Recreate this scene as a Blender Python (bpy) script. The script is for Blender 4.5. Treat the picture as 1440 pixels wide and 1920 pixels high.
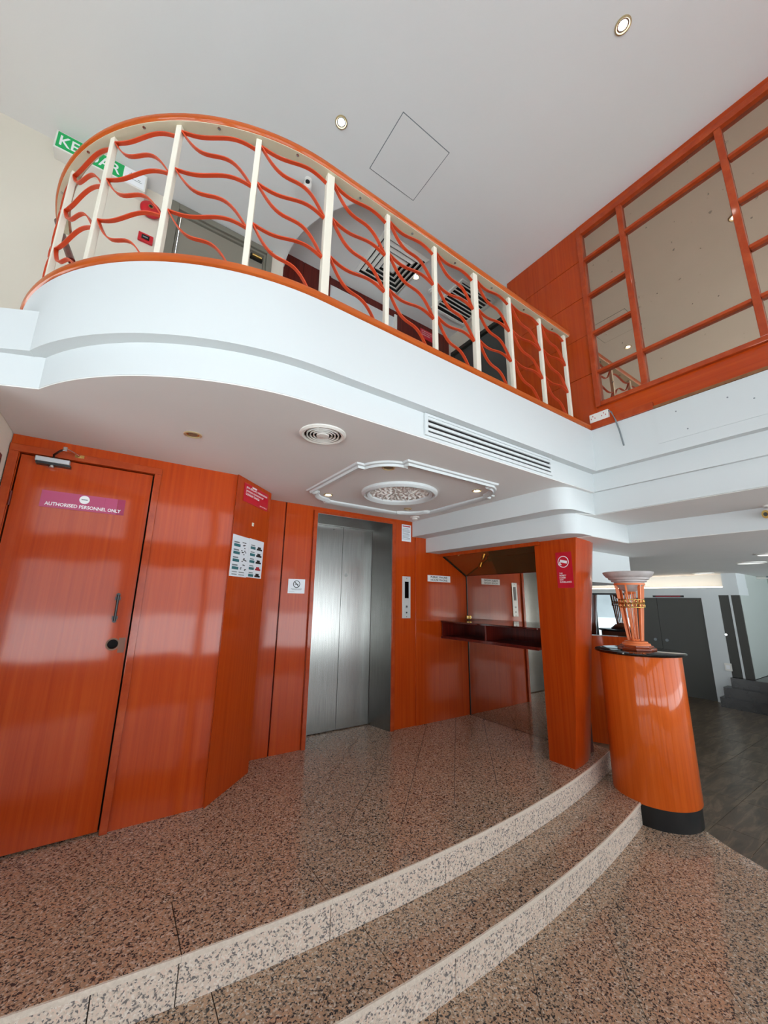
import bpy, bmesh, math, random
from mathutils import Matrix, Vector
from math import sin, cos, pi, radians, hypot, atan2, sqrt

for o in list(bpy.data.objects): bpy.data.objects.remove(o)
scene = bpy.context.scene
col = scene.collection
random.seed(7)

# ------------------------------------------------------------------ camera
EYE = Vector((0.0, 0.0, 1.57))
PITCH, YAW, ROLL = radians(12.907), radians(55.79), radians(0.95)
Fw = Vector((cos(PITCH)*cos(YAW), cos(PITCH)*sin(YAW), sin(PITCH)))
Rt = Vector((sin(YAW), -cos(YAW), 0)); Up = Rt.cross(Fw)
R2 = cos(ROLL)*Rt + sin(ROLL)*Up; U2 = -sin(ROLL)*Rt + cos(ROLL)*Up
cam = bpy.data.cameras.new('camera')
cam.sensor_fit = 'HORIZONTAL'; cam.sensor_width = 36.0; cam.lens = 36.0*722.0/1440.0
cam.clip_start = 0.02
camo = bpy.data.objects.new('camera', cam); col.objects.link(camo)
camo.matrix_world = Matrix(((R2.x, U2.x, -Fw.x, EYE.x), (R2.y, U2.y, -Fw.y, EYE.y), (R2.z, U2.z, -Fw.z, EYE.z), (0, 0, 0, 1)))
scene.camera = camo

# ------------------------------------------------------------------ sky, exposure
w = bpy.data.worlds.new('overcast_sky'); scene.world = w; w.use_nodes = True
bg = w.node_tree.nodes['Background']
bg.inputs[0].default_value = (0.88, 0.95, 1.0, 1); bg.inputs[1].default_value = 3.0
sun = bpy.data.lights.new('sun', 'SUN'); sun.energy = 29.0; sun.angle = radians(1.0); sun.color = (1.0, .985, .96)
suno = bpy.data.objects.new('sun', sun); col.objects.link(suno); suno.rotation_euler = (radians(-22), 0, 0)   # added behind the building so the sunlit street bounces light inside
scene.view_settings.view_transform = 'Standard'; scene.view_settings.look = 'None'
scene.view_settings.exposure = 0.05; scene.view_settings.gamma = 1.0
scene.view_settings.use_curve_mapping = False
try:
    scene.cycles.use_denoising = True
    scene.cycles.max_bounces = 8; scene.cycles.diffuse_bounces = 5; scene.cycles.glossy_bounces = 4; scene.cycles.adaptive_threshold = .03
    scene.cycles.sample_clamp_indirect = 8.0
except Exception: pass

# ------------------------------------------------------------------ materials
def lin(c):
    return tuple((v/255/12.92 if v/255 <= .04045 else ((v/255+.055)/1.055)**2.4) for v in c)+(1,)
MATS = {}
def mat(name, rgb, rough=.5, metal=0, spec=.5, emit=0, emit_rgb=None, coat=0, bump=0, bscale=40, var=0, vscale=3):
    m = bpy.data.materials.new(name); m.use_nodes = True
    nt = m.node_tree; b = nt.nodes['Principled BSDF']
    b.inputs['Base Color'].default_value = lin(rgb)
    b.inputs['Roughness'].default_value = rough; b.inputs['Metallic'].default_value = metal
    b.inputs['Specular IOR Level'].default_value = spec
    b.inputs['Coat Weight'].default_value = coat; b.inputs['Coat Roughness'].default_value = .06
    if emit:
        b.inputs['Emission Color'].default_value = lin(emit_rgb or rgb); b.inputs['Emission Strength'].default_value = emit
    if bump or var:
        tc = nt.nodes.new('ShaderNodeTexCoord')
    if bump:
        n = nt.nodes.new('ShaderNodeTexNoise'); n.inputs['Scale'].default_value = bscale; n.inputs['Detail'].default_value = 3
        bp = nt.nodes.new('ShaderNodeBump'); bp.inputs['Strength'].default_value = bump; bp.inputs['Distance'].default_value = .01
        nt.links.new(tc.outputs['Object'], n.inputs['Vector']); nt.links.new(n.outputs['Fac'], bp.inputs['Height'])
        nt.links.new(bp.outputs['Normal'], b.inputs['Normal'])
    if var:
        n = nt.nodes.new('ShaderNodeTexNoise'); n.inputs['Scale'].default_value = vscale; n.inputs['Detail'].default_value = 4
        mx = nt.nodes.new('ShaderNodeMixRGB'); mx.blend_type = 'MIX'
        d = tuple(max(0, v-var) for v in rgb)
        mx.inputs[1].default_value = lin(rgb); mx.inputs[2].default_value = lin(d)
        nt.links.new(tc.outputs['Object'], n.inputs['Vector']); nt.links.new(n.outputs['Fac'], mx.inputs[0])
        nt.links.new(mx.outputs[0], b.inputs['Base Color'])
    MATS[name] = m
    return m
def ramp(nt, stops, interp='LINEAR'):
    r = nt.nodes.new('ShaderNodeValToRGB'); r.color_ramp.interpolation = interp
    e = r.color_ramp.elements
    while len(e) < len(stops): e.new(.5)
    for k, (p, c) in enumerate(stops): e[k].position = p; e[k].color = lin(c)
    return r
def wood(name, a, b_, c, rough=.22, stretch=(45, 45, .8), coat=.55):
    m = mat(name, b_, rough+.12, spec=.08, coat=coat); nt = m.node_tree; b = nt.nodes['Principled BSDF']
    b.inputs['Coat Roughness'].default_value = .07
    tc = nt.nodes.new('ShaderNodeTexCoord'); mp = nt.nodes.new('ShaderNodeMapping'); mp.inputs['Scale'].default_value = stretch
    n1 = nt.nodes.new('ShaderNodeTexNoise'); n1.inputs['Scale'].default_value = 1.0; n1.inputs['Detail'].default_value = 6; n1.inputs['Roughness'].default_value = .65
    n2 = nt.nodes.new('ShaderNodeTexNoise'); n2.inputs['Scale'].default_value = 1.3; n2.inputs['Detail'].default_value = 2
    nt.links.new(tc.outputs['Object'], mp.inputs['Vector']); nt.links.new(mp.outputs['Vector'], n1.inputs['Vector'])
    nt.links.new(tc.outputs['Object'], n2.inputs['Vector'])
    r = ramp(nt, [(.28, a), (.5, b_), (.74, c)])
    ad = nt.nodes.new('ShaderNodeMath'); ad.operation = 'MULTIPLY_ADD'; ad.inputs[1].default_value = .35; ad.inputs[2].default_value = -.17
    s = nt.nodes.new('ShaderNodeMath'); s.operation = 'ADD'
    nt.links.new(n2.outputs['Fac'], ad.inputs[0]); nt.links.new(n1.outputs['Fac'], s.inputs[0]); nt.links.new(ad.outputs[0], s.inputs[1])
    nt.links.new(s.outputs[0], r.inputs['Fac']); nt.links.new(r.outputs['Color'], b.inputs['Base Color'])
    # slightly wavy lacquer
    n3 = nt.nodes.new('ShaderNodeTexNoise'); n3.inputs['Scale'].default_value = 3.0; n3.inputs['Detail'].default_value = 1
    bp = nt.nodes.new('ShaderNodeBump'); bp.inputs['Strength'].default_value = .09; bp.inputs['Distance'].default_value = .02
    nt.links.new(tc.outputs['Object'], n3.inputs['Vector']); nt.links.new(n3.outputs['Fac'], bp.inputs['Height'])
    nt.links.new(bp.outputs['Normal'], b.inputs['Normal']); nt.links.new(bp.outputs['Normal'], b.inputs['Coat Normal'])
    return m
def granite(name, dark, mid, tan, pink, pale, rough):
    m = mat(name, mid, rough, spec=.5); nt = m.node_tree; b = nt.nodes['Principled BSDF']
    tc = nt.nodes.new('ShaderNodeTexCoord')
    wn = nt.nodes.new('ShaderNodeTexNoise'); wn.inputs['Scale'].default_value = 60; wn.inputs['Detail'].default_value = 2
    mx = nt.nodes.new('ShaderNodeMixRGB'); mx.blend_type = 'ADD'; mx.inputs[0].default_value = .012
    nt.links.new(tc.outputs['Object'], wn.inputs['Vector']); nt.links.new(tc.outputs['Object'], mx.inputs[1]); nt.links.new(wn.outputs['Color'], mx.inputs[2])
    v = nt.nodes.new('ShaderNodeTexVoronoi'); v.inputs['Scale'].default_value = 165
    nt.links.new(mx.outputs[0], v.inputs['Vector'])
    sp = nt.nodes.new('ShaderNodeSeparateColor'); nt.links.new(v.outputs['Color'], sp.inputs[0])
    n = nt.nodes.new('ShaderNodeTexNoise'); n.inputs['Scale'].default_value = 60; n.inputs['Detail'].default_value = 4
    nt.links.new(tc.outputs['Object'], n.inputs['Vector'])
    a = nt.nodes.new('ShaderNodeMath'); a.operation = 'MULTIPLY_ADD'; a.inputs[1].default_value = 1.1; a.inputs[2].default_value = -.55
    nt.links.new(n.outputs['Fac'], a.inputs[0])
    s = nt.nodes.new('ShaderNodeMath'); s.operation = 'ADD'
    nt.links.new(sp.outputs[0], s.inputs[0]); nt.links.new(a.outputs[0], s.inputs[1])
    r = ramp(nt, [(0, dark), (.14, dark), (.22, mid), (.42, tan), (.62, pink), (.80, tan), (1.0, pale)])
    nt.links.new(s.outputs[0], r.inputs['Fac']); nt.links.new(r.outputs['Color'], b.inputs['Base Color'])
    return m
W_A, W_B, W_C = (160, 52, 8), (174, 62, 12), (184, 73, 18)
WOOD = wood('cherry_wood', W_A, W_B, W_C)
WOODH = wood('cherry_wood_horizontal', W_A, W_B, W_C, stretch=(1.2, 1.2, 45))
WOODP = wood('orange_veneer', (200, 82, 20), (214, 94, 26), (224, 106, 36), rough=.2)
WOODT = wood('wood_trim', (150, 52, 18), (164, 62, 24), (178, 76, 34), rough=.3, stretch=(12, 12, 12))
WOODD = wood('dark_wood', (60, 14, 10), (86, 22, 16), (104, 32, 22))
RAILW = wood('handrail_wood', (166, 72, 24), (180, 84, 32), (192, 98, 44), rough=.3, stretch=(3, 3, 25))
WHITE = mat('white_paint', (207, 212, 213), .6, bump=.04, bscale=14, var=5, vscale=1.5)
CEIL = mat('ceiling_paint', (230, 230, 229), .75, bump=.03, bscale=10, var=8, vscale=.9)
SOFF = mat('soffit_paint', (228, 227, 225), .7, bump=.03, bscale=10, var=12, vscale=1.1)
CREAM = mat('cream_wall_paint', (216, 209, 194), .7, bump=.03, bscale=20)
PLAST = mat('white_plastic', (226, 224, 218), .4)
OFFW = mat('offwhite_metal', (228, 222, 206), .4)
BEIGE = mat('beige_metal', (204, 194, 168), .5, var=20, vscale=9)
ORANGE = mat('orange_paint', (214, 78, 36), .4, var=24, vscale=14)
BLACK = mat('black', (14, 14, 15), .35)
BLACKG = mat('black_glass', (10, 11, 12), .05, spec=.6)
DARKGAP = mat('dark_gap', (12, 9, 8), .8)
DGREY = mat('dark_grey_door', (52, 52, 46), .5)
SLATE = mat('slate_door', (78, 82, 80), .3)
TAUPE = mat('taupe_door', (134, 128, 116), .5)
TAUPEF = mat('taupe_frame', (118, 114, 102), .5)
RED = mat('red_plastic', (196, 18, 34), .35)
REDSIGN = mat('red_sign', (192, 14, 40), .35)
PINK = mat('faded_magenta', (176, 60, 104), .3)
PINKD = mat('deep_magenta', (156, 22, 74), .3)
GREEN = mat('exit_green', (8, 150, 78), .4, emit=.25)
SIGNW = mat('sign_white', (236, 238, 240), .45)
PAPER = mat('paper', (222, 228, 234), .5)
INKT = mat('teal_ink', (40, 104, 112), .6)
INKB = mat('black_ink', (24, 26, 28), .6)
INKG = mat('grey_ink', (120, 128, 132), .6)
INKR = mat('red_ink', (170, 36, 50), .6)
GOLD = mat('brass', (196, 160, 92), .25, metal=1)
CHROME = mat('chrome', (205, 205, 203), .2, metal=1)
ALU = mat('silver_paint', (182, 184, 186), .35, metal=.6)
GMARB = mat('grey_marble_paint', (198, 190, 188), .45, var=44, vscale=22)
LORANGE = mat('lamp_orange', (234, 132, 76), .4, var=18, vscale=20)
LWOOD = mat('lamp_base_wood', (170, 82, 42), .25, coat=.4, var=50, vscale=18)
GROUT = mat('grout', (54, 44, 38), .8)
GROUTD = mat('dark_grout', (34, 30, 26), .8)
PAVE = mat('pavement', (222, 230, 235), .8, var=20, vscale=2)
FRAMEM = mat('aluminium_frame', (90, 92, 94), .4)
GR_T = granite('granite_polished', (60, 57, 57), (134, 115, 99), (178, 151, 128), (198, 156, 124), (214, 200, 184), .08)
GR_R = granite('granite_riser', (118, 112, 110), (202, 186, 170), (220, 204, 188), (228, 202, 184), (234, 222, 210), .5)  # paler than the treads: unpolished finish, plus frontal light put into the colour
GR_N = mat('granite_raw_edge', (244, 230, 214), .7, bump=.4, bscale=140, var=40, vscale=90)
def lamp_mat(name, rgb, s):
    return mat(name, rgb, .5, emit=s, emit_rgb=rgb)
GLOW = lamp_mat('lit_bulb', (255, 252, 246), 22)
COVE = lamp_mat('cove_tube', (255, 232, 206), 7)
PANELL = lamp_mat('dim_panel_lamp', (236, 238, 236), .8)
# brushed steel
STEEL = mat('brushed_steel', (150, 150, 147), .26, metal=1); nt = STEEL.node_tree; b = nt.nodes['Principled BSDF']
tc = nt.nodes.new('ShaderNodeTexCoord'); mp = nt.nodes.new('ShaderNodeMapping'); mp.inputs['Scale'].default_value = (260, 260, 3)
n = nt.nodes.new('ShaderNodeTexNoise'); n.inputs['Scale'].default_value = 1; n.inputs['Detail'].default_value = 3
r = ramp(nt, [(.3, (136, 136, 133)), (.7, (160, 160, 157))])
nt.links.new(tc.outputs['Object'], mp.inputs[0]); nt.links.new(mp.outputs[0], n.inputs['Vector']); nt.links.new(n.outputs['Fac'], r.inputs[0]); nt.links.new(r.outputs[0], b.inputs['Base Color'])
b.inputs['Anisotropic'].default_value = .5
# mirror with a diffuse share: dust, and painted reflection on the alcove canopy
def mirror(name, rgb, dust_sheen, dust_sheen_rgb, spots=0):
    m = bpy.data.materials.new(name); m.use_nodes = True; nt = m.node_tree; nt.nodes.clear()
    out = nt.nodes.new('ShaderNodeOutputMaterial'); g = nt.nodes.new('ShaderNodeBsdfGlossy'); d = nt.nodes.new('ShaderNodeBsdfDiffuse'); mx = nt.nodes.new('ShaderNodeMixShader')
    g.inputs['Color'].default_value = lin(rgb); g.inputs['Roughness'].default_value = .012; d.inputs['Color'].default_value = lin(dust_sheen_rgb)
    tc = nt.nodes.new('ShaderNodeTexCoord'); n = nt.nodes.new('ShaderNodeTexNoise'); n.inputs['Scale'].default_value = 3; n.inputs['Detail'].default_value = 5
    r = nt.nodes.new('ShaderNodeMapRange'); r.inputs[3].default_value = dust_sheen*.5; r.inputs[4].default_value = dust_sheen*1.5
    nt.links.new(tc.outputs['Object'], n.inputs['Vector']); nt.links.new(n.outputs['Fac'], r.inputs[0])
    fac = r.outputs[0]
    if spots:
        v = nt.nodes.new('ShaderNodeTexNoise'); v.inputs['Scale'].default_value = 26; v.inputs['Detail'].default_value = 1
        t = nt.nodes.new('ShaderNodeMapRange'); t.inputs[1].default_value = .735; t.inputs[2].default_value = .78; t.inputs[4].default_value = .5
        nt.links.new(tc.outputs['Object'], v.inputs['Vector']); nt.links.new(v.outputs['Fac'], t.inputs[0])
        mc = nt.nodes.new('ShaderNodeMixRGB'); mc.inputs[1].default_value = lin(dust_sheen_rgb); mc.inputs[2].default_value = lin((66, 58, 52))
        nt.links.new(t.outputs[0], mc.inputs[0]); nt.links.new(mc.outputs[0], d.inputs['Color'])
        ad = nt.nodes.new('ShaderNodeMath'); ad.use_clamp = True; nt.links.new(r.outputs[0], ad.inputs[0]); nt.links.new(t.outputs[0], ad.inputs[1]); fac = ad.outputs[0]
    nt.links.new(fac, mx.inputs[0]); nt.links.new(g.outputs[0], mx.inputs[1]); nt.links.new(d.outputs[0], mx.inputs[2]); nt.links.new(mx.outputs[0], out.inputs[0])
    return m
MIR_UP = mirror('bronze_mirror', (196, 176, 156), .10, (150, 134, 118), spots=1)
MIR_AL = mirror('clear_mirror', (214, 206, 196), .05, (150, 120, 100))
MIR_BR = mirror('bronze_tint_mirror', (196, 160, 116), .25, (150, 112, 72))  # brown diffuse share is painted reflection that lightens the dark canopy mirror
# dark marble with slanting veins
MARB = mat('dark_marble', (64, 56, 48), .3); nt = MARB.node_tree; b = nt.nodes['Principled BSDF']
tc = nt.nodes.new('ShaderNodeTexCoord'); mp = nt.nodes.new('ShaderNodeMapping'); mp.inputs['Rotation'].default_value = (0, 0, .5); mp.inputs['Scale'].default_value = (1.2, 6, 1)
n = nt.nodes.new('ShaderNodeTexNoise'); n.inputs['Scale'].default_value = 2.2; n.inputs['Detail'].default_value = 7; n.inputs['Roughness'].default_value = .65; n.inputs['Distortion'].default_value = .8
r = ramp(nt, [(.3, (50, 41, 32)), (.5, (86, 73, 58)), (.62, (120, 104, 84)), (.72, (70, 60, 47))])
nt.links.new(tc.outputs['Object'], mp.inputs[0]); nt.links.new(mp.outputs[0], n.inputs['Vector']); nt.links.new(n.outputs['Fac'], r.inputs[0]); nt.links.new(r.outputs[0], b.inputs['Base Color'])

PALED = mat('pale_lift_door', (206, 208, 208), .35)
MARBK = mat('black_marble', (44, 40, 36), .25, var=18, vscale=6)

# ------------------------------------------------------------------ mesh helpers
class MB:
    def __init__(s): s.v = []; s.f = []
    def add(s, vs, fs):
        k = len(s.v); s.v += [tuple(v) for v in vs]; s.f += [tuple(i+k for i in f) for f in fs]; return s
    def box(s, x0, y0, z0, x1, y1, z1):
        x0, x1 = min(x0, x1), max(x0, x1); y0, y1 = min(y0, y1), max(y0, y1); z0, z1 = min(z0, z1), max(z0, z1)
        return s.add([(x0,y0,z0),(x1,y0,z0),(x1,y1,z0),(x0,y1,z0),(x0,y0,z1),(x1,y0,z1),(x1,y1,z1),(x0,y1,z1)],
                     [(0,3,2,1),(4,5,6,7),(0,1,5,4),(1,2,6,5),(2,3,7,6),(3,0,4,7)])
    def prism(s, poly, z0, z1):
        a = sum(poly[i][0]*poly[(i+1) % len(poly)][1]-poly[(i+1) % len(poly)][0]*poly[i][1] for i in range(len(poly)))
        p = poly if a > 0 else poly[::-1]; n = len(p)
        return s.add([(x, y, z0) for x, y in p]+[(x, y, z1) for x, y in p],
                     [tuple(range(n))[::-1], tuple(range(n, 2*n))]+[(i, (i+1) % n, n+(i+1) % n, n+i) for i in range(n)])
    def hexa(s, bot, top):   # two quads of 3-D points
        return s.add(list(bot)+list(top), [(3,2,1,0),(4,5,6,7),(0,1,5,4),(1,2,6,5),(2,3,7,6),(3,0,4,7)])
    def loft(s, rings, cap=True):
        n = len(rings[0]); k = len(s.v)
        for r_ in rings: s.v += [tuple(p) for p in r_]
        for j in range(len(rings)-1):
            for i in range(n): s.f.append((k+j*n+i, k+j*n+(i+1) % n, k+(j+1)*n+(i+1) % n, k+(j+1)*n+i))
        if cap:
            s.f.append(tuple(k+i for i in range(n))[::-1]); s.f.append(tuple(k+(len(rings)-1)*n+i for i in range(n)))
        return s
    def lathe(s, prof, c=(0, 0, 0), n=40):
        return s.loft([[(c[0]+r_*cos(2*pi*i/n), c[1]+r_*sin(2*pi*i/n), c[2]+z) for i in range(n)] for r_, z in prof])
    def cyl(s, p, axis, r, h, n=20, r2=None):
        a = Vector(axis).normalized(); t = Vector((0, 0, 1)) if abs(a.z) < .9 else Vector((1, 0, 0))
        u = a.cross(t).normalized(); v = a.cross(u); p = Vector(p); q = p+a*h; r2 = r if r2 is None else r2
        return s.loft([[p+(u*cos(2*pi*i/n)+v*sin(2*pi*i/n))*r for i in range(n)], [q+(u*cos(2*pi*i/n)+v*sin(2*pi*i/n))*r2 for i in range(n)]])
    def tube(s, pts, r, n=8):
        pts = [Vector(p) for p in pts]; rings = []
        for i, p in enumerate(pts):
            t = (pts[min(i+1, len(pts)-1)]-pts[max(i-1, 0)]).normalized()
            a = Vector((0, 0, 1)) if abs(t.z) < .9 else Vector((1, 0, 0))
            u = t.cross(a).normalized(); v = t.cross(u)
            rings.append([p+(u*cos(2*pi*k/n)+v*sin(2*pi*k/n))*r for k in range(n)])
        return s.loft(rings)
    def torus(s, c, R_, r, nR=32, nr=8, u=Vector((1, 0, 0)), v=Vector((0, 1, 0))):
        c = Vector(c); wv = u.cross(v); k = len(s.v)
        for i in range(nR):
            d = u*cos(2*pi*i/nR)+v*sin(2*pi*i/nR)
            for j in range(nr): s.v.append(tuple(c+d*(R_+r*cos(2*pi*j/nr))+wv*(r*sin(2*pi*j/nr))))
        for i in range(nR):
            for j in range(nr): s.f.append((k+i*nr+j, k+((i+1) % nR)*nr+j, k+((i+1) % nR)*nr+(j+1) % nr, k+i*nr+(j+1) % nr))
        return s
    def sweep(s, path, prof):   # plan path, profile of (offset to the right of travel, z)
        n = len(path); rings = []
        for i in range(n):
            a = Vector(path[max(i-1, 0)]); p = Vector(path[i]); c = Vector(path[min(i+1, n-1)])
            d1 = (p-a).normalized() if i else (c-p).normalized(); d2 = (c-p).normalized() if i < n-1 else d1
            n1 = Vector((d1.y, -d1.x)); n2 = Vector((d2.y, -d2.x)); m = (n1+n2); m = m/ max(.3, m.dot(n1))
            rings.append([(p.x+m.x*o_, p.y+m.y*o_, z) for o_, z in prof])
        return s.loft(rings)
    def obj(s, name, material, parent=None, smooth=None, bevel=0, seg=2):
        me = bpy.data.meshes.new(name); me.from_pydata(s.v, [], s.f); me.update()
        bm = bmesh.new(); bm.from_mesh(me); bmesh.ops.recalc_face_normals(bm, faces=bm.faces); bm.to_mesh(me); bm.free()
        me.materials.append(material)
        if smooth is not None:
            me.polygons.foreach_set('use_smooth', [True]*len(me.polygons)); me.set_sharp_from_angle(angle=radians(smooth))
        o = bpy.data.objects.new(name, me); col.objects.link(o)
        if bevel:
            md = o.modifiers.new('edge', 'BEVEL'); md.width = bevel; md.segments = seg; md.limit_method = 'ANGLE'; md.angle_limit = radians(40)
        if parent: attach(o, parent)
        return o
def attach(o, parent):
    o.parent = parent
    if parent.type == 'EMPTY': o.matrix_parent_inverse = Matrix.Translation(-parent.location)
def thing(name, label, cat, loc=(0, 0, 0), group=None, kind=None):
    o = bpy.data.objects.new(name, None); o.empty_display_size = .1; col.objects.link(o); o.location = loc
    return tag(o, label, cat, group, kind)
def tag(o, label, cat, group=None, kind=None):
    o['label'] = label; o['category'] = cat
    if group: o['group'] = group
    if kind: o['kind'] = kind
    return o
def struct(o, label, cat): return tag(o, label, cat, kind='structure')
def box(x0, y0, z0, x1, y1, z1, name, m, parent=None, bevel=0): return MB().box(x0, y0, z0, x1, y1, z1).obj(name, m, parent, bevel=bevel)
def frame_pt(o, u, v):   # returns function (a,b,d) -> point on a plane with origin o
    o = Vector(o); u = Vector(u).normalized(); v = Vector(v).normalized(); n = u.cross(v)
    return lambda a, b, d=0: tuple(o+u*a+v*b+n*d)
def plate(P, a0, b0, a1, b1, d0, d1, name, m, parent=None, bevel=0):
    return MB().hexa([P(a0, b0, d0), P(a1, b0, d0), P(a1, b1, d0), P(a0, b1, d0)], [P(a0, b0, d1), P(a1, b0, d1), P(a1, b1, d1), P(a0, b1, d1)]).obj(name, m, parent, bevel=bevel)
def plates(P, rects, d0, d1, name, m, parent):
    for r_ in rects: plate(P, *r_, d0, d1, name, m, parent)
def disc(P, a, b, r, d0, d1, name, m, parent, n=32, r_in=0):
    mb = MB()
    if r_in:
        k = 0
        ring = lambda rr, d: [P(a+rr*cos(2*pi*i/n), b+rr*sin(2*pi*i/n), d) for i in range(n)]
        mb.loft([ring(r_in, d0), ring(r, d0), ring(r, d1), ring(r_in, d1), ring(r_in, d0)], cap=False)
    else:
        mb.loft([[P(a+r*cos(2*pi*i/n), b+r*sin(2*pi*i/n), d) for i in range(n)] for d in (d0, d1)])
    return mb.obj(name, m, parent)
def text(P, body, a, b, width, height, d, m, parent, name='lettering', line=1.0, bold=0, align='LEFT'):
    cu = bpy.data.curves.new('t', 'FONT'); cu.body = body; cu.size = 1; cu.space_line = line; cu.align_x = align
    cu.offset = bold; cu.resolution_u = 3
    t = bpy.data.objects.new('t', cu); col.objects.link(t)
    dg = bpy.context.evaluated_depsgraph_get(); me = bpy.data.meshes.new_from_object(t.evaluated_get(dg))
    bpy.data.objects.remove(t); bpy.data.curves.remove(cu)
    xs = [v.co.x for v in me.vertices]; ys = [v.co.y for v in me.vertices]
    x0, x1, y0, y1 = min(xs), max(xs), min(ys), max(ys)
    for v in me.vertices:
        v.co = P(a+(v.co.x-x0)/(x1-x0)*width, b+(v.co.y-y0)/(y1-y0)*height, d)
    me.name = name; me.materials.clear(); me.materials.append(m)
    o = bpy.data.objects.new(name, me); col.objects.link(o)
    attach(o, parent); return o

# ------------------------------------------------------------------ floor and steps
CX, CY = 1.592, 12.27           # centre of the curved steps
R_TOP, R_STEP, R_BORD = 10.51, 10.825, 10.21
ZP, ZS = .30, .15
def arc(r, x0, x1, n=40):        # arc of the steps between two x values
    a0 = -math.acos((x0-CX)/r); a1 = -math.acos((x1-CX)/r)
    return [(CX+r*cos(a0+(a1-a0)*i/n), CY+r*sin(a0+(a1-a0)*i/n)) for i in range(n+1)]
def clip(poly, region):
    n = len(region)
    a = sum(region[i][0]*region[(i+1) % n][1]-region[(i+1) % n][0]*region[i][1] for i in range(n))
    if a < 0: region = region[::-1]
    out = list(poly)
    for i in range(n):
        A = region[i]; B = region[(i+1) % n]; inp = out; out = []
        if not inp: return []
        side = lambda p: (B[0]-A[0])*(p[1]-A[1])-(B[1]-A[1])*(p[0]-A[0])
        for j in range(len(inp)):
            p, q = inp[j-1], inp[j]; sp, sq = side(p), side(q)
            if (sp >= 0) != (sq >= 0):
                t = sp/(sp-sq); out.append((p[0]+t*(q[0]-p[0]), p[1]+t*(q[1]-p[1])))
            if sq >= 0: out.append(q)
    return out
def area(p): return abs(sum(p[i-1][0]*p[i][1]-p[i][0]*p[i-1][1] for i in range(len(p))))/2
def diag_tiles(region, size, gap, z0, z1, parent, m, name='granite_tile', ang=45, off=(0, 0), mind=.0003):
    c_, s_ = cos(radians(ang)), sin(radians(ang))
    us = [(x*c_+y*s_, -x*s_+y*c_) for x, y in region]
    i0 = int(min(u for u, _ in us)/size)-2; i1 = int(max(u for u, _ in us)/size)+2
    j0 = int(min(v for _, v in us)/size)-2; j1 = int(max(v for _, v in us)/size)+2
    for i in range(i0, i1):
        for j in range(j0, j1):
            u0, v0 = i*size+off[0]+gap/2, j*size+off[1]+gap/2; u1, v1 = u0+size-gap, v0+size-gap
            q = [(u*c_-v*s_, u*s_+v*c_) for u, v in ((u0, v0), (u1, v0), (u1, v1), (u0, v1))]
            p = clip(q, region)
            if len(p) > 2 and area(p) > mind: MB().prism(p, z0, z1+random.uniform(-.0003, .0003)).obj(name, m, parent)
XL, XR = -1.6, 3.86
floor_platform = MB().prism(arc(R_TOP-.012, XL, XR)+[(XR, 3.9), (XL, 3.9)], 0, ZP-.004).prism(arc(R_STEP-.012, XL, XR)+arc(R_TOP-.02, XL, XR)[::-1], 0, ZS-.004).obj('floor_platform', GROUT)
struct(floor_platform, 'raised speckled granite platform with two curved steps before the lift', 'platform')
reg = arc(R_BORD-.002, XL, 3.585, 24)+[(3.585, 3.76), (XL, 3.76)]
diag_tiles(reg, .30, .004, ZP-.004, ZP, floor_platform, GR_T, off=(.0, .057))
def ring_segments(r0, r1, xs, z0, z1, name, m, gap=.004, bevel=0):
    for a, b_ in zip(xs[:-1], xs[1:]):
        A = arc(r1, a+gap/2, b_-gap/2, 8); B = arc(r0, a+gap/2, b_-gap/2, 8)
        MB().prism(A+B[::-1], z0, z1).obj(name, m, floor_platform, bevel=bevel)
bx = [XL, -1.38, -.8, -.21, .385, .968, 1.52, 2.08, 2.64, 3.2, XR]
ring_segments(R_BORD, R_TOP-.001, bx, ZP-.004, ZP, 'border_slab', GR_T)
ring_segments(R_TOP-.001, R_TOP+.006, bx, ZP-.02, ZP-.001, 'nosing_strip', GR_N, gap=.001)
rx = [XL, -1.1, -.48, .12, .38, .965, 1.62, 2.22, 2.8, 3.34, XR]
ring_segments(R_TOP-.014, R_TOP, rx, ZS, ZP-.02, 'riser_slab', GR_R)
sx = [XL, -.9, -.2, .5, 1.12, 1.78, 2.4, 3.0, XR]
ring_segments(R_TOP+.001, R_STEP-.001, sx, ZS-.004, ZS, 'tread_slab', GR_T)
ring_segments(R_STEP-.001, R_STEP+.006, sx, ZS-.02, ZS-.001, 'nosing_strip', GR_N, gap=.001)
ring_segments(R_STEP-.014, R_STEP, [XL, -.6, .1, .8, 1.38, 2.02, 2.6, 3.18, XR], 0, ZS-.02, 'riser_slab', GR_R)
# lower landing
EDGE = [(3.86, 1.60), (3.712, 1.31), (3.612, 1.15), (3.528, .954), (3.43, .6), (3.37, .2), (3.34, -.4), (3.34, -3.0)]
INNER = [(x-.30, y+.06) for x, y in EDGE]; INNER[0] = (3.55, 1.60)
fl = MB().box(-3.2, -3.2, -.06, 13, 6, -.004).obj('floor', GROUTD)
struct(fl, 'lobby floor of speckled granite meeting dark veined marble', 'floor')
for i in range(0, len(EDGE)-1):
    MB().prism([EDGE[i], EDGE[i+1], INNER[i+1], INNER[i]], -.004, .0004).obj('border_slab', GR_T, fl)
box(-3.2, -3.2, -.004, -1.6, 2.5, 0, 'granite_tile', GR_T, fl)
diag_tiles([(-1.6, -1.2), (3.66, -1.2), (3.66, 1.75), (-1.6, 1.75)], .40, .003, -.004, -.0006, fl, GR_T, off=(.1, .12))
MB().prism([(-1.6, -3.0), (3.3, -3.0), (3.3, -1.203), (-1.6, -1.203)], -.004, -.0006).obj('granite_tile', GR_T, fl)
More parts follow.
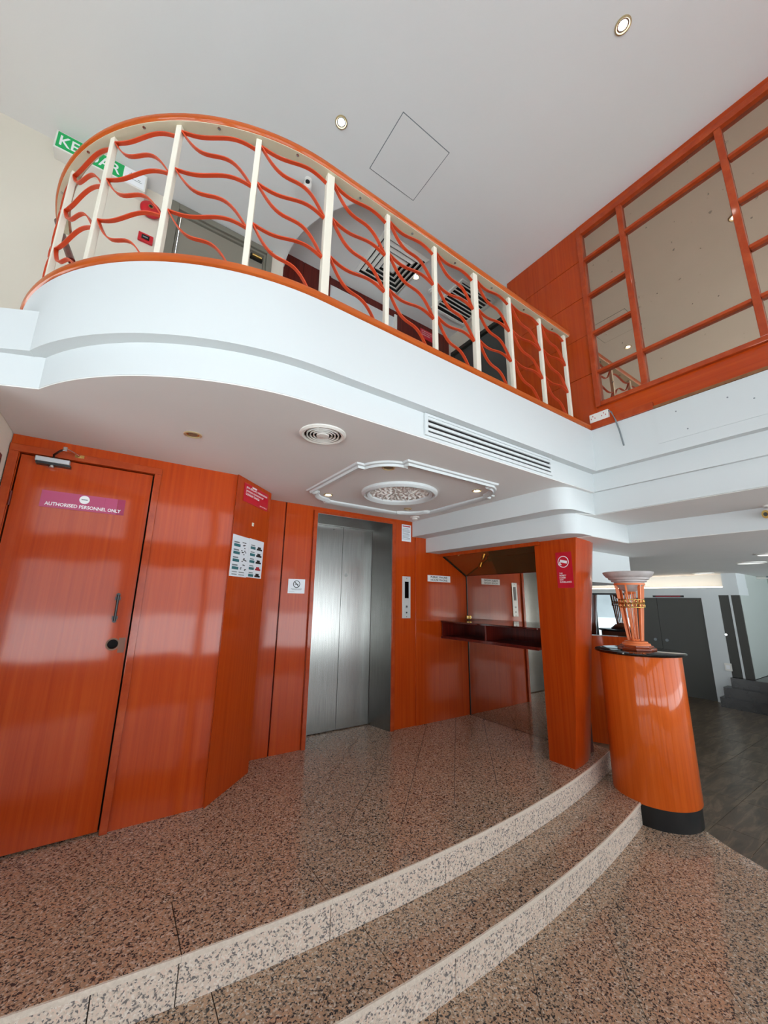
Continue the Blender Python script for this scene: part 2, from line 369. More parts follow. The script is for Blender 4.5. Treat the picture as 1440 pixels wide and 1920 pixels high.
for poly in ([(3.712, 1.313), (3.86, 1.6), (3.865, 6), (13, 6), (13, 1.313)], [(3.714, 1.31), (13, 1.31), (13, -3), (3.36, -3), (3.36, -.4), (3.375, .2), (3.435, .6), (3.53, .954), (3.615, 1.15)]):
    x0, x1 = 3.3, 10.5
    for i in range(12):
        for j in range(14):
            a, c_ = 3.3+i*.61, -2.0+j*.61
            p = clip(poly, [(a, c_), (a+.607, c_), (a+.607, c_+.607), (a, c_+.607)])
            if len(p) > 2 and area(p) > .01: MB().prism(p, -.004, 0).obj('marble_tile', MARB, fl)

# ------------------------------------------------------------------ balcony slabs, fascias, soffits
ACX, ACY = .65, 2.77
def balcony(d, a_end=180, corner=True, n=40):      # plan outline offset d towards the void
    r = 1.22+d
    p = [(ACX+r*cos(radians(a_end+(270-a_end)*i/n)), ACY+r*sin(radians(a_end+(270-a_end)*i/n))) for i in range(n+1)]
    if corner: p += [(3.148-d, 1.55-d), (3.148-d, -3.0)]
    return p
YB = 3.9
def slab(name, outline, z0, z1, m, back=True, label='', x1=13.0):
    p = outline+[(x1, outline[-1][1]), (x1, 6), (outline[0][0], 6)]
    return struct(MB().prism(p, z0, z1).obj(name, m, smooth=20), label, 'fascia')
slab('trim_1', balcony(.06), 2.62, 2.975, WHITE, label='tall white curved balcony fascia under the wooden sill')
slab('trim_2', balcony(0, 180), 2.468, 2.62, WHITE, label='white recessed fascia band holding the slotted air grille')
# the straight return beyond the kink
a = radians(210); k1 = (ACX+1.28*cos(a), ACY+1.28*sin(a)); k0 = (ACX+1.22*cos(a), ACY+1.22*sin(a))
struct(MB().prism([k1, (-.66, k1[1]+.10), (-.66, 2.75), (-.3, 2.6)], 2.6185, 2.82).prism([k0, (-.66, k0[1]+.10), (-.66, 2.75), (-.3, 2.6)], 2.468, 2.627).obj('trim_3', WHITE), 'short white fascia return at the end of the balcony curve', 'fascia')
box(-.66, 2.5, 2.467, -.35, 2.9, 2.8, 'fill', WHITE, bpy.data.objects['trim_3'])
so = [(-.6, 2.24), k0]+[p for p in balcony(-.001, 210, False)]+[(3.15, 1.551), (3.15, 3.45), (1.0, 3.45), (.64, 2.9), (-.6, 2.9)]
struct(MB().prism(so, 2.462, 2.4675).obj('ceiling_lower', SOFF), 'grey-white soffit ceiling over the lift lobby under the balcony', 'ceiling')
def qarc(cx, cy, r, a0, a1, n=12): return [(cx+r*cos(radians(a0+(a1-a0)*i/n)), cy+r*sin(radians(a0+(a1-a0)*i/n))) for i in range(n+1)]
b3 = [(2.74, 3.25)]+qarc(2.89, 1.732, .15, 180, 270)+[(3.178, 1.58), (3.175, -3.0)]
struct(MB().prism(b3+[(13, -3), (13, 6), (2.74, 6)], 2.285, 2.4685).obj('trim_4', WHITE, smooth=20), 'white rounded upper beam step above the phone alcove', 'beam')
b4 = [(2.935, 3.3)]+qarc(3.065, 1.768, .13, 180, 268)+[(3.83, 1.627), (3.86, 1.1), (3.88, -3.0)]
struct(MB().prism(b4+[(13, -3), (13, 6), (2.935, 6)], 2.12, 2.285).obj('trim_5', WHITE, smooth=20), 'white rounded lowest beam step resting on the tapered pillar', 'beam')
struct(box(2.78, 3.25, 2.292, 2.95, 3.46, 2.461, 'trim_6', WHITE), 'small white boxed pipe casing beside the lift panel', 'casing')
# thin gray ceilings of the lobby share the prisms' undersides
struct(MB().prism([(3.19, 1.575), (3.19, -3), (3.87, -3), (3.85, 1.1), (3.82, 1.62), (3.0, 1.645)], 2.281, 2.286).obj('ceiling_step', SOFF), 'narrow grey ceiling strip between two white beam steps', 'ceiling')
struct(MB().prism([(3.2, 1.64), (3.84, 1.635), (3.9, -3), (13, -3), (13, 6), (3.2, 6)], 2.116, 2.121).obj('ceiling_lobby', SOFF), 'low grey ceiling of the dim lobby behind the pillar', 'ceiling')

# slotted grille in the band
g = thing('air_grille', 'long white slotted air grille with three black slots in the fascia', 'grille', (1.93, 1.55, 2.5))
mb = MB()
G0, G1, Z0, Z1 = 1.318, 2.548, 2.484, 2.617; yf = 1.549
mb.box(G0, yf-.012, Z0, G0+.022, yf, Z1).box(G1-.022, yf-.012, Z0, G1, yf, Z1).box(G0+.022, yf-.012, Z1-.016, G1-.022, yf, Z1).box(G0+.022, yf-.012, Z0, G1-.022, yf, Z0+.02)
mb.obj('frame', WHITE, g)
box(G0+.02, yf-.0025, Z0+.015, G1-.02, yf-.0005, Z1-.015, 'dark_throat', BLACK, g)
for zz in (2.514, 2.5475, 2.581): box(G0+.022, yf-.013, zz, G1-.022, yf-.003, zz+.0165, 'slat', WHITE, g)

# ------------------------------------------------------------------ door wall on the left (y = 2.88)
YD = 2.882
wl = MB().box(-.6, YD, ZP, -.555, YD+.12, 2.462).box(.111, YD, ZP, .637, YD+.12, 2.462).box(-.555, YD, 2.359, .111, YD+.12, 2.462).obj('wall_door', WOOD)
struct(wl, 'glossy cherry wood wall around the plain door by the steps', 'wall')
d1 = thing('door_1', 'tall glossy cherry wood door with magenta AUTHORISED PERSONNEL ONLY plate', 'door', (-.22, YD, ZP), kind='structure')
fr = MB().box(-.6, YD-.022, 2.359, .153, YD-.001, 2.402).box(.111, YD-.022, ZP, .150, YD-.001, 2.359).box(-.598, YD-.022, ZP, -.557, YD-.001, 2.359)
fr.obj('door_frame', WOODT, d1, bevel=.003)
HX, HZ, HR = .033, 1.29, .027
def leaf_with_hole():   # door leaf with a round lock hole
    m = MB(); x0, x1, z0, z1, y0, y1 = -.548, .103, ZP+.012, 2.352, YD+.006, YD+.045
    n = 20; ring = [(HX+HR*cos(2*pi*i/n), HZ+HR*sin(2*pi*i/n)) for i in range(n)]
    def outer(a):
        c_, s_ = cos(a), sin(a); t = min((x1-HX)/c_ if c_ > 1e-6 else 1e9, (x0-HX)/c_ if c_ < -1e-6 else 1e9, (z1-HZ)/s_ if s_ > 1e-6 else 1e9, (z0-HZ)/s_ if s_ < -1e-6 else 1e9)
        return (HX+c_*t, HZ+s_*t)
    angs = sorted(set([2*pi*i/n for i in range(n)]+[atan2(z-HZ, x-HX) % (2*pi) for x in (x0, x1) for z in (z0, z1)]))
    N = len(angs)
    inn = [(HX+HR*cos(t), HZ+HR*sin(t)) for t in angs]; out = [outer(t) for t in angs]
    rings = [[(x, y0, z) for x, z in inn], [(x, y0, z) for x, z in out], [(x, y1, z) for x, z in out], [(x, y1, z) for x, z in inn], [(x, y0, z) for x, z in inn]]
    return m.loft(rings, cap=False)
lf1 = leaf_with_hole().obj('door_leaf', WOOD, d1)
box(-.6, YD+.05, ZP, .15, YD+.07, 2.40, 'dark_backing', DARKGAP, d1)
P = frame_pt((0, YD+.006, 0), (1, 0, 0), (0, 0, 1))
disc(P, HX, HZ, .035, 0, .0015, 'lock_ring', mat('bare_wood', (120, 92, 74), .7), lf1, r_in=.027)
plate(P, HX+.028, HZ-.05, HX+.062, HZ+.035, 0, .001, 'worn_patch', mat('worn_lacquer', (120, 74, 54), .5), lf1)
# handle
h = MB().box(.008, YD-.018, 1.545, .036, YD+.006, 1.565).box(.008, YD-.018, 1.432, .036, YD+.006, 1.452).cyl((.022, YD-.022, 1.425), (0, 0, 1), .007, .15, 12)
h.cyl((.022, YD+.006, 1.576), (0, -1, 0), .011, .008, 14).cyl((.022, YD+.006, 1.424), (0, -1, 0), .011, .008, 14)
h.obj('handle', BLACK, lf1, smooth=40)
# hinges
for zz in (2.05, 1.3, .6): MB().cyl((-.552, YD-.003, zz), (0, 0, 1), .007, .08, 10).obj('hinge', WOODD, lf1, smooth=40)
# closer
cl = thing('door_closer', 'silver hydraulic door closer with folding arm at the top of the wooden door', 'door closer', (-.4, YD, 2.33))
box(-.482, YD-.045, 2.318, -.325, YD+.004, 2.347, 'body', ALU, cl, bevel=.004)
box(-.476, YD-.04, 2.305, -.318, YD+.004, 2.3175, 'bracket', BLACK, cl)
MB().cyl((-.405, YD-.022, 2.304), (0, 0, -1), .014, .012, 16).obj('adjuster_cap', CHROME, cl, smooth=40)
MB().tube([(-.405, YD-.024, 2.348), (-.405, YD-.024, 2.372), (-.37, YD-.11, 2.376), (-.345, YD-.15, 2.378)], .006).obj('arm', BLACK, cl, smooth=40)
MB().tube([(-.345, YD-.15, 2.384), (-.30, YD-.06, 2.386), (-.285, YD-.03, 2.386)], .005).obj('arm', CHROME, cl, smooth=40)
MB().cyl((-.345, YD-.15, 2.37), (0, 0, 1), .011, .02, 12).obj('pivot', CHROME, cl, smooth=40)
box(-.31, YD-.03, 2.376, -.265, YD-.0222, 2.394, 'foot', GOLD, cl)
# sign
s = thing('door_sign', 'faded magenta AUTHORISED PERSONNEL ONLY plate on the wooden door', 'sign', (-.22, YD, 2.06))
P = frame_pt((-.427, YD+.005, 2.063), (1, 0, 0), (0, 0, 1))
plate(P, 0, 0, .365, .098, 0, .003, 'plate', PINK, s); plate(P, .367, 0, .405, .098, 0, .003, 'end_plate', PINKD, s)
plate(P, .3, .002, .3012, .096, .003, .0034, 'seam', PINKD, s)
text(P, 'AUTHORISED PERSONNEL ONLY', .022, .012, .365, .021, .0036, SIGNW, s, bold=.02)
disc(P, .2, .068, .025, .003, .0036, 'no_entry_disc', SIGNW, s); plate(P, .185, .065, .215, .071, .0036, .0042, 'no_entry_bar', INKG, s)
# left side wall
lw = box(-.78, 2.2, 0, -.603, 3.0, 2.466, 'wall_left', CREAM); struct(lw, 'white side wall strip beside the wooden door', 'wall')
t = thing('alarm_box', 'dark red box cut by the frame edge on the white side wall', 'box', (-.6, 2.6, 2.15))
box(-.602, 2.54, 2.12, -.575, 2.66, 2.27, 'case', mat('dark_red', (96, 20, 22), .4), t, bevel=.004); box(-.575, 2.56, 2.15, -.572, 2.64, 2.24, 'cover', INKB, t)

# angled panel
A = Vector((.637, 2.86)); B = Vector((1.008, 3.232)); ud = (B-A).normalized(); nn = Vector((ud.y, -ud.x))
pw = MB().prism([tuple(A), tuple(B), (1.03, 3.5), (.637, 3.5)], ZP, 2.462).obj('wall_angled', WOOD)
struct(pw, 'dark glossy angled wood panel with red sign and chart', 'wall')
P = frame_pt((A.x, A.y, 0), (ud.x, ud.y, 0), (0, 0, 1)); 
s = thing('fire_sign', 'red fire sign with white Malay lettering on the angled panel', 'sign', (A.x+.2, A.y+.2, 2.3))
plate(P, .09, 2.285, .47, 2.43, .0008, .004, 'plate', REDSIGN, s)
text(P, 'JIKA BERLAKU KEBAKARAN', .115, 2.388, .33, .02, .0046, SIGNW, s, bold=.02)
text(P, 'JANGAN GUNAKAN LIF', .115, 2.362, .27, .018, .0046, SIGNW, s, bold=.02)
text(P, 'GUNAKAN TANGGA', .115, 2.338, .21, .018, .0046, SIGNW, s, bold=.02)
text(P, 'BOMBA', .34, 2.298, .115, .009, .0046, SIGNW, s)
plate(P, .20, 2.412, .27, 2.424, .0042, .006, 'torn_sticker', SIGNW, s)
s = thing('price_chart', 'white folded chart with teal blocks and vehicle pictures on the angled panel', 'poster', (A.x+.17, A.y+.17, 1.72))
plate(P, .008, 1.72, .234, 2.018, .0008, .003, 'sheet', PAPER, s); plate(P, .236, 1.724, .462, 2.022, .0008, .003, 'sheet', PAPER, s)
rects_t, rects_g, rects_b, rects_r = [], [], [], []
for k in range(4):
    zb = 1.955-k*.055
    rects_t.append((.03, zb-.02, .115, zb)); rects_g.append((.03, zb+.006, .10, zb+.016))
    for q in range(7):
        aa = .13+random.random()*.075; bb = zb-.026+random.random()*.045; rects_b.append((aa, bb, aa+.018, bb+.006))
for k in range(2): rects_g += [(.035, 1.75-k*.018, .10, 1.756-k*.018), (.125, 1.75-k*.018, .2, 1.756-k*.018)]
for k in range(5):
    zb = 1.965-k*.053
    rects_t.append((.26, zb-.022, .335, zb-.002)); rects_g.append((.265, zb+.004, .325, zb+.012))
    (rects_r if k == 3 else rects_b).extend([(.355, zb-.022, .44, zb-.008), (.37, zb-.009, .42, zb+.006)])
plates(P, rects_t, .003, .0036, 'teal_block', INKT, s); plates(P, rects_g, .003, .0036, 'caption', INKG, s)
plates(P, rects_b, .003, .0036, 'picture', INKB, s); plates(P, rects_r, .003, .0036, 'picture', INKR, s)
t = thing('wall_plug', 'tiny cream wall plug above the chart on the angled panel', 'wall plug', (A.x+.18, A.y+.18, 2.13))
plate(P, .25, 2.12, .272, 2.147, .0005, .006, 'cover', OFFW, t); plate(P, .258, 2.13, .264, 2.137, .006, .007, 'screw', INKG, t)

# ------------------------------------------------------------------ lift wall (y = 3.45)
YE = 3.45
bw = MB().box(.9, YE+.012, ZP, 1.48, YE+.2, 2.466).box(2.47, YE+.012, ZP, 3.7, YE+.2, 2.466).box(1.48, YE+.012, 2.41, 2.47, YE+.2, 2.466).obj('wall_lift', WOODD)
struct(bw, 'cherry wood panelled wall around the stainless steel lift', 'wall')
for x0, x1, y0, z1 in ((1.0, 1.22, YE-.006, 2.462), (1.232, 1.505, YE-.006, 2.462), (2.495, 2.782, YE-.008, 2.462), (2.782, 3.582, YE-.018, 2.30)):
    box(x0, y0, ZP, x1, YE+.012, z1, 'panel', WOOD, bw, bevel=.002)
box(1.505, YE-.006, 2.425, 2.495, YE+.012, 2.462, 'panel', WOODH, bw)
e = thing('door_2', 'brushed stainless steel lift doors in a deep steel portal', 'lift door', (2.0, 3.6, ZP), kind='structure')
fr = MB().box(1.507, YE-.03, ZP, 1.544, YE+.012, 2.425).box(2.45, YE-.03, ZP, 2.492, YE+.012, 2.425).box(1.544, YE-.03, 2.398, 2.45, YE+.012, 2.425)
fr.obj('wood_frame', WOODT, e, bevel=.003)
LX0, LX1, LD = 1.612, 2.383, 3.725
MB().prism([(1.545, YE-.02), (1.552, YE-.02), (LX0+.004, LD), (LX0, LD)], ZP, 2.397).obj('jamb', STEEL, e)
MB().prism([(2.449, YE-.02), (2.442, YE-.02), (LX1-.004, LD), (LX1, LD)], ZP, 2.397).obj('jamb', STEEL, e)
MB().hexa([(1.552, YE-.02, 2.397), (2.442, YE-.02, 2.397), (LX1-.004, LD, 2.36), (LX0+.004, LD, 2.36)], [(1.552, YE-.02, 2.4), (2.442, YE-.02, 2.4), (LX1-.004, LD, 2.364), (LX0+.004, LD, 2.364)]).obj('header', STEEL, e)
box(LX0, LD+.006, ZP+.008, 1.996, LD+.03, 2.35, 'door_leaf', STEEL, e, bevel=.002)
box(1.999, LD+.006, ZP+.008, LX1, LD+.03, 2.35, 'door_leaf', STEEL, e, bevel=.002)
box(LX0, LD+.001, 2.352, LX1, LD+.03, 2.41, 'lintel', STEEL, e)
box(1.5, LD+.04, ZP, 2.5, LD+.06, 2.45, 'dark_backing', BLACK, e)
MB().cyl((1.88, LD+.006, 2.315), (0, -1, 0), .006, .003, 12).obj('key_hole', BLACK, e)
MB().cyl((2.05, LD+.006, 1.83), (0, -1, 0), .018, .0015, 16).obj('worn_mark', mat('worn_steel', (140, 140, 138), .45, metal=1), e)
# call panel
PW = frame_pt((0, YE-.008, 0), (1, 0, 0), (0, 0, 1))
s = thing('lift_call_station', 'slim steel lift call panel with black display on the wood panel', 'call panel', (2.65, YE, 1.38))
fpl = plate(PW, 2.596, 1.384, 2.706, 1.832, 0, .012, 'faceplate', mat('satin_aluminium', (206, 208, 206), .35, metal=.25), s, bevel=.003); plate(PW, 2.625, 1.595, 2.678, 1.775, .012, .0135, 'display', BLACKG, fpl)
disc(PW, 2.651, 1.506, .017, .012, .016, 'call_button', ALU, fpl); plate(PW, 2.644, 1.498, 2.658, 1.514, .016, .0165, 'arrow_mark', BLACK, fpl)
disc(PW, 2.651, 1.443, .009, .012, .0145, 'key_switch', BLACK, fpl); disc(PW, 2.651, 1.40, .006, .012, .0135, 'screw', INKG, fpl); disc(PW, 2.651, 1.81, .006, .012, .0135, 'screw', INKG, fpl)
s = thing('lift_notice', 'small white printed notice with red heading near the lift top', 'notice', (2.65, YE, 2.22))
plate(PW, 2.587, 2.224, 2.718, 2.416, .0005, .002, 'sheet', PAPER, s); plate(PW, 2.597, 2.392, 2.708, 2.404, .002, .0024, 'heading', INKR, s)
plates(PW, [(2.597, 2.37-k*.0135, 2.597+.111*random.uniform(.75, 1), 2.3745-k*.0135) for k in range(10)], .002, .0024, 'text_line', INKG, s)
PW2 = frame_pt((0, YE-.006, 0), (1, 0, 0), (0, 0, 1))
s = thing('no_smoking_notice', 'white laminated no smoking notice on the panel left of the lift', 'notice', (1.375, YE, 1.618))
plate(PW2, 1.296, 1.619, 1.458, 1.748, .0005, .003, 'sheet', PAPER, s); disc(PW2, 1.377, 1.702, .034, .003, .0036, 'ring', INKB, s, r_in=.028)
MB().hexa([PW2(1.354, 1.722, .003), PW2(1.359, 1.727, .003), PW2(1.40, 1.683, .003), PW2(1.395, 1.678, .003)], [PW2(1.354, 1.722, .0038), PW2(1.359, 1.727, .0038), PW2(1.40, 1.683, .0038), PW2(1.395, 1.678, .0038)]).obj('slash', INKB, s)
plates(PW2, [(1.358, 1.698, 1.39, 1.705), (1.392, 1.698, 1.397, 1.705)], .003, .0035, 'cigarette', INKB, s)
plates(PW2, [(1.325, 1.657, 1.43, 1.661), (1.335, 1.649, 1.42, 1.652), (1.31, 1.632, 1.36, 1.634)], .003, .0035, 'text_line', INKG, s)
# phone sign
YP = YE-.018
PP = frame_pt((0, YP, 0), (1, 0, 0), (0, 0, 1))
s = thing('phone_sign', 'white PUBLIC PHONE HOUSE PHONE plate on the alcove wall', 'sign', (3.13, YP, 1.79))
plate(PP, 2.955, 1.79, 3.31, 1.863, .0005, .005, 'plate', SIGNW, s)
text(PP, 'PUBLIC PHONE', 3.0, 1.831, .26, .024, .0056, INKB, s, bold=.02); text(PP, 'HOUSE PHONE', 3.0, 1.798, .26, .024, .0056, INKB, s, bold=.01)
t = thing('brass_clip', 'brass corner clip on the shelf where the mirror meets the wood', 'clip', (3.55, 3.41, 1.36)); box(3.545, 3.40, 1.365, 3.58, 3.43, 1.405, 'block', GOLD, t, bevel=.003); MB().cyl((3.55, 3.40, 1.385), (0, -1, 0), .006, .004, 12).obj('screw', CHROME, t)

# ------------------------------------------------------------------ mirror alcove
XM = 3.585
pt = box(XM+.006, 2.06, ZP, 3.68, 3.5, 2.12, 'wall_partition', WOODD); struct(pt, 'dark partition carrying the alcove mirror', 'wall')
mr = thing('alcove_mirror', 'tall frameless mirror on the alcove side wall above and below the shelf', 'mirror', (XM, 2.75, ZP))
box(XM-.001, 2.1, ZP+.004, XM+.005, 3.425, 1.878, 'mirror_glass', MIR_AL, mr)
box(XM-.006, 3.418, ZP, XM+.004, 3.431, 1.88, 'corner_strip', BLACK, mr)
im = thing('sloping_mirror', 'sloping bronze tinted mirror canopy at the top of the alcove', 'mirror', (3.4, 2.75, 1.9))
MB().hexa([(3.572, 2.17, 1.884), (3.572, 3.428, 1.884), (3.168, 3.428, 2.115), (3.168, 2.17, 2.115)], [(3.578, 2.17, 1.889), (3.578, 3.428, 1.889), (3.174, 3.428, 2.119), (3.174, 2.17, 2.119)]).obj('mirror_glass', MIR_BR, im)
MB().tube([(3.578, 3.425, 1.874), (3.165, 3.425, 2.11)], .007).obj('edge_strip', BLACK, im)
struct(box(3.14, 2.1, 2.085, 3.165, 3.43, 2.119, 'trim_7', WOOD), 'narrow wood header under the white beam over the alcove', 'trim')
t = thing('brass_spotlight', 'small brass spotlight fixed under the sloping mirror', 'spotlight', (3.36, 2.95, 2.0))
MB().cyl((3.325, 2.95, 1.985), (-.45, 0, -.85), .022, .05, 16).obj('can', GOLD, t, smooth=40); MB().cyl((3.325, 2.95, 1.98), (.3, 0, .6), .012, .02, 16).obj('rose', GOLD, t, smooth=40)
sh = thing('counter_shelf', 'dark wood writing shelf with two open compartments in the mirror alcove', 'shelf', (3.36, 2.78, 1.17))
sx0, sx1, sy0, sy1 = 3.15, XM-.009, 2.165, YP-.016
box(sx0-.015, sy0, 1.335, sx1, sy1, 1.352, 'top', mat('polished_dark_wood', (70, 20, 14), .08, coat=.6), sh, bevel=.003); box(sx0, sy0, 1.165, sx1, sy1, 1.185, 'bottom_board', WOODD, sh)
box(sx0+.02, 2.78, 1.185, sx1-.012, 2.80, 1.335, 'divider', WOODD, sh); box(sx1-.012, sy0, 1.185, sx1-.001, sy1, 1.335, 'back_board', WOODD, sh)
box(sx0, sy1-.02, 1.185, sx1-.012, sy1, 1.335, 'end_board', WOODD, sh); box(sx0-.012, sy0, 1.16, sx0, sy1, 1.187, 'lip', WOODD, sh)

# tapered pillar
def pring(pts, z): return [(3.172, 2.16, z)]+[(x, y, z) for x, y in pts]+[(3.60, 2.45, z), (3.60, 2.16, z)]
pl = MB().loft([pring([(3.172, 1.937), (3.30, 1.950), (3.42, 1.974), (3.53, 2.010), (3.60, 2.050), (3.635, 2.10), (3.65, 2.18), (3.65, 2.45)], ZP),
                pring([(3.172, 1.757), (3.31, 1.768), (3.45, 1.790), (3.57, 1.823), (3.64, 1.860), (3.68, 1.92), (3.70, 2.02), (3.70, 2.45)], 2.121)]).obj('pillar', WOOD, smooth=35)
struct(pl, 'tapered orange wood pillar with curved side and red camera sign', 'pillar')
PX = frame_pt((3.172, 0, 0), (0, -1, 0), (0, 0, 1))
s = thing('camera_sign', 'red THIS PROPERTY IS UNDER CCTV SURVEILLANCE sign on the tapered pillar', 'sign', (3.17, -1.88+3.76, 1.7))
plate(PX, -1.955, 1.698, -1.81, 2.003, .0008, .004, 'plate', REDSIGN, s)
disc(PX, -1.8875, 1.92, .05, .004, .0046, 'ring', SIGNW, s, r_in=.044)
MB().hexa([PX(-1.918, 1.918, .004), PX(-1.856, 1.903, .004), PX(-1.852, 1.925, .004), PX(-1.914, 1.94, .004)], [PX(-1.918, 1.918, .0046), PX(-1.856, 1.903, .0046), PX(-1.852, 1.925, .0046), PX(-1.914, 1.94, .0046)]).obj('camera_pictogram', SIGNW, s)
plates(PX, [(-1.925, 1.895, -1.912, 1.922), (-1.935, 1.893, -1.905, 1.9)], .004, .0046, 'camera_bracket', SIGNW, s)
for k, (tx, wd) in enumerate((('THIS', .03), ('PROPERTY', .062), ('IS UNDER', .056), ('CCTV', .034), ('SURVEILLANCE', .105))):
    text(PX, tx, -1.932, 1.815-k*.0185, wd, .0125, .0046, SIGNW, s, bold=.025)

# ------------------------------------------------------------------ soffit fittings
def ring_lathe(prof, c, name, m, parent, n=36): return MB().lathe(prof, c, n).obj(name, m, parent, smooth=35)
ZC = 2.462
df = thing('round_diffuser', 'round white ceiling air diffuser with concentric rings', 'diffuser', (.83, 1.835, ZC))
c = (.83, 1.835, ZC)
ring_lathe([(.128, 0), (.128, -.006), (.115, -.014), (.102, -.010), (.102, 0)], c, 'outer_ring', PLAST, df)
ring_lathe([(.102, 0), (.102, -.001), (.001, -.001), (.001, 0)], c, 'dark_throat', DARKGAP, df)
for r_ in (.086, .068, .05): ring_lathe([(r_+.004, -.001), (r_+.003, -.013), (r_-.004, -.010), (r_-.001, -.001)], c, 'ring', PLAST, df)
ring_lathe([(.036, -.001), (.034, -.016), (.001, -.018), (.001, -.001)], c, 'centre_cone', PLAST, df)
def downlight(x, y, z, label, lit, r_=.047, group='downlights in the soffit'):
    t = thing('downlight', label, 'downlight', (x, y, z), group)
    ring_lathe([(r_, 0), (r_, -.005), (r_*.82, -.008), (r_*.74, -.003), (r_*.74, 0)], (x, y, z), 'trim_ring', mat_ring, t, 28)
    ring_lathe([(r_*.74, 0), (r_*.74, -.001), (.001, -.001), (.001, 0)], (x, y, z), 'reflector', CHROME if lit else GOLD, t, 24)
    ring_lathe([(r_*.55, -.001), (r_*.5, -.004), (.001, -.005), (.001, -.001)], (x, y, z), 'bulb', GLOW if lit else mat_off, t, 20)
mat_ring = mat('downlight_ring', (196, 178, 140), .35, metal=.5); mat_off = mat('unlit_bulb', (120, 108, 84), .3)
downlight(.24, 2.278, ZC, 'unlit brass downlight alone in the soffit near the wooden door', False)
downlight(1.44, 2.07, ZC, 'unlit brass downlight at the near corner of the moulded panel', False)
downlight(1.42, 2.96, ZC, 'lit downlight at the moulded panel corner above the lift', True, .04)
downlight(2.34, 2.09, ZC, 'lit downlight at the moulded panel corner by the white beam', True, .04)
downlight(2.29, 2.95, ZC, 'unlit downlight at the moulded panel corner by the notice', False, .04)
# moulding frame with rounded corners
md = thing('ceiling_moulding', 'white moulded plaster frame with rounded corners on the soffit', 'moulding', (1.88, 2.52, ZC))
X0, X1, Y0, Y1 = 1.235, 2.545, 1.89, 3.15
def corner(cx, cy, sx_, sy_):
    pts = [(0, .24), (.05, .24)]+[(.27-.22*cos(pi/2*i/10), .27-.22*sin(pi/2*i/10)) for i in range(11)][0:]+[(.24, .05), (.24, 0)]
    pts[2] = (.05, .268)
    return [(cx+sx_*a, cy+sy_*b_) for a, b_ in pts]
loop = corner(X0, Y0, 1, 1)+corner(X1, Y0, -1, 1)[::-1]+corner(X1, Y1, -1, -1)+corner(X0, Y1, 1, -1)[::-1]
def closed_sweep(loop, prof, name, m, parent, sm=30):
    n = len(loop); rings = []
    for i in range(n):
        a = Vector(loop[i-1]); p = Vector(loop[i]); c_ = Vector(loop[(i+1) % n])
        d1 = (p-a).normalized(); d2 = (c_-p).normalized(); n1 = Vector((d1.y, -d1.x)); n2 = Vector((d2.y, -d2.x)); m_ = n1+n2; m_ = m_/max(.5, m_.dot(n1))
        rings.append([(p.x+m_.x*o_, p.y+m_.y*o_, z) for o_, z in prof])
    rings.append(rings[0]); return MB().loft(rings, cap=False).obj(name, m, parent, smooth=sm)
closed_sweep(loop, [(-.03, ZC+.0005), (-.03, ZC-.012), (-.014, ZC-.026), (.004, ZC-.03), (.008, ZC-.014), (.026, ZC-.012), (.032, ZC+.0005), (-.03, ZC+.0005)], 'moulding_bead', WHITE, md)
rs = thing('ceiling_rose', 'round white plaster ceiling rose with leaf relief', 'ceiling rose', (1.875, 2.53, ZC))
c = (1.875, 2.53, ZC)
ring_lathe([(.32, 0), (.32, -.02), (.30, -.034), (.282, -.022), (.274, -.03), (.256, -.018), (.25, 0)], c, 'rim', WHITE, rs, 56)
ROSE = mat('plaster_relief', (214, 210, 205), .6)
ring_lathe([(.262, 0), (.262, -.003), (.001, -.006), (.001, 0)], c, 'field', ROSE, rs, 48)
mb = MB()
for k in range(110):
    rr = .245*sqrt((k+.5)/110); tt = k*2.39996
    x, y = c[0]+rr*cos(tt), c[1]+rr*sin(tt); aa = tt+random.uniform(-.8, .8); L, W_ = .026, .010
    ux, uy = cos(aa), sin(aa)
    mb.add([(x-ux*L, y-uy*L, ZC-.004), (x+uy*W_, y-ux*W_, ZC-.004), (x+ux*L, y+uy*L, ZC-.004), (x-uy*W_, y+ux*W_, ZC-.004), (x, y, ZC-.016)], [(0, 1, 4), (1, 2, 4), (2, 3, 4), (3, 0, 4)])
lf = mb.obj('leaf_relief', ROSE, rs); lf['kind'] = 'stuff'
sd = thing('smoke_detector', 'small white smoke detector on the soffit above the lift notice', 'smoke detector', (2.58, 3.2, ZC))
ring_lathe([(.05, 0), (.05, -.014), (.038, -.018), (.038, 0)], (2.585, 3.2, ZC), 'base', PLAST, sd, 24); ring_lathe([(.03, -.016), (.03, -.03), (.02, -.038), (.001, -.04), (.001, -.016)], (2.585, 3.2, ZC), 'head', PLAST, sd, 24)

# ------------------------------------------------------------------ balcony sill and railing
sill_path = balcony(.04, 178, False)+[(3.1, 1.51)]
sl = MB().sweep(sill_path, [(-.05, 2.976), (.012, 2.976), (.026, 2.985), (.03, 3.0), (.026, 3.015), (.012, 3.024), (-.05, 3.026)]).obj('trim_8', RAILW, smooth=35)
struct(sl, 'orange wooden sill moulding along the curved balcony edge', 'sill')
sr = MB().box(3.072, 1.03, 2.976, 3.1, 1.49, 3.03).obj('trim_9', WOODT); struct(sr, 'short wooden sill under the power socket', 'sill')
RD = .012
def rail_pt(s_):      # s_: metres from the tangent point; negative runs along the curve
    r_ = 1.22+RD
    if s_ >= 0: return Vector((ACX+s_, 1.55-RD)), Vector((1, 0))
    a_ = 1.5*pi+s_/r_; return Vector((ACX+r_*cos(a_), ACY+r_*sin(a_))), Vector((-sin(a_), cos(a_)))
rl = thing('balcony_railing', 'curved balcony railing with cream posts and wavy orange flat bars', 'railing', (1.2, 1.55, 3.0))
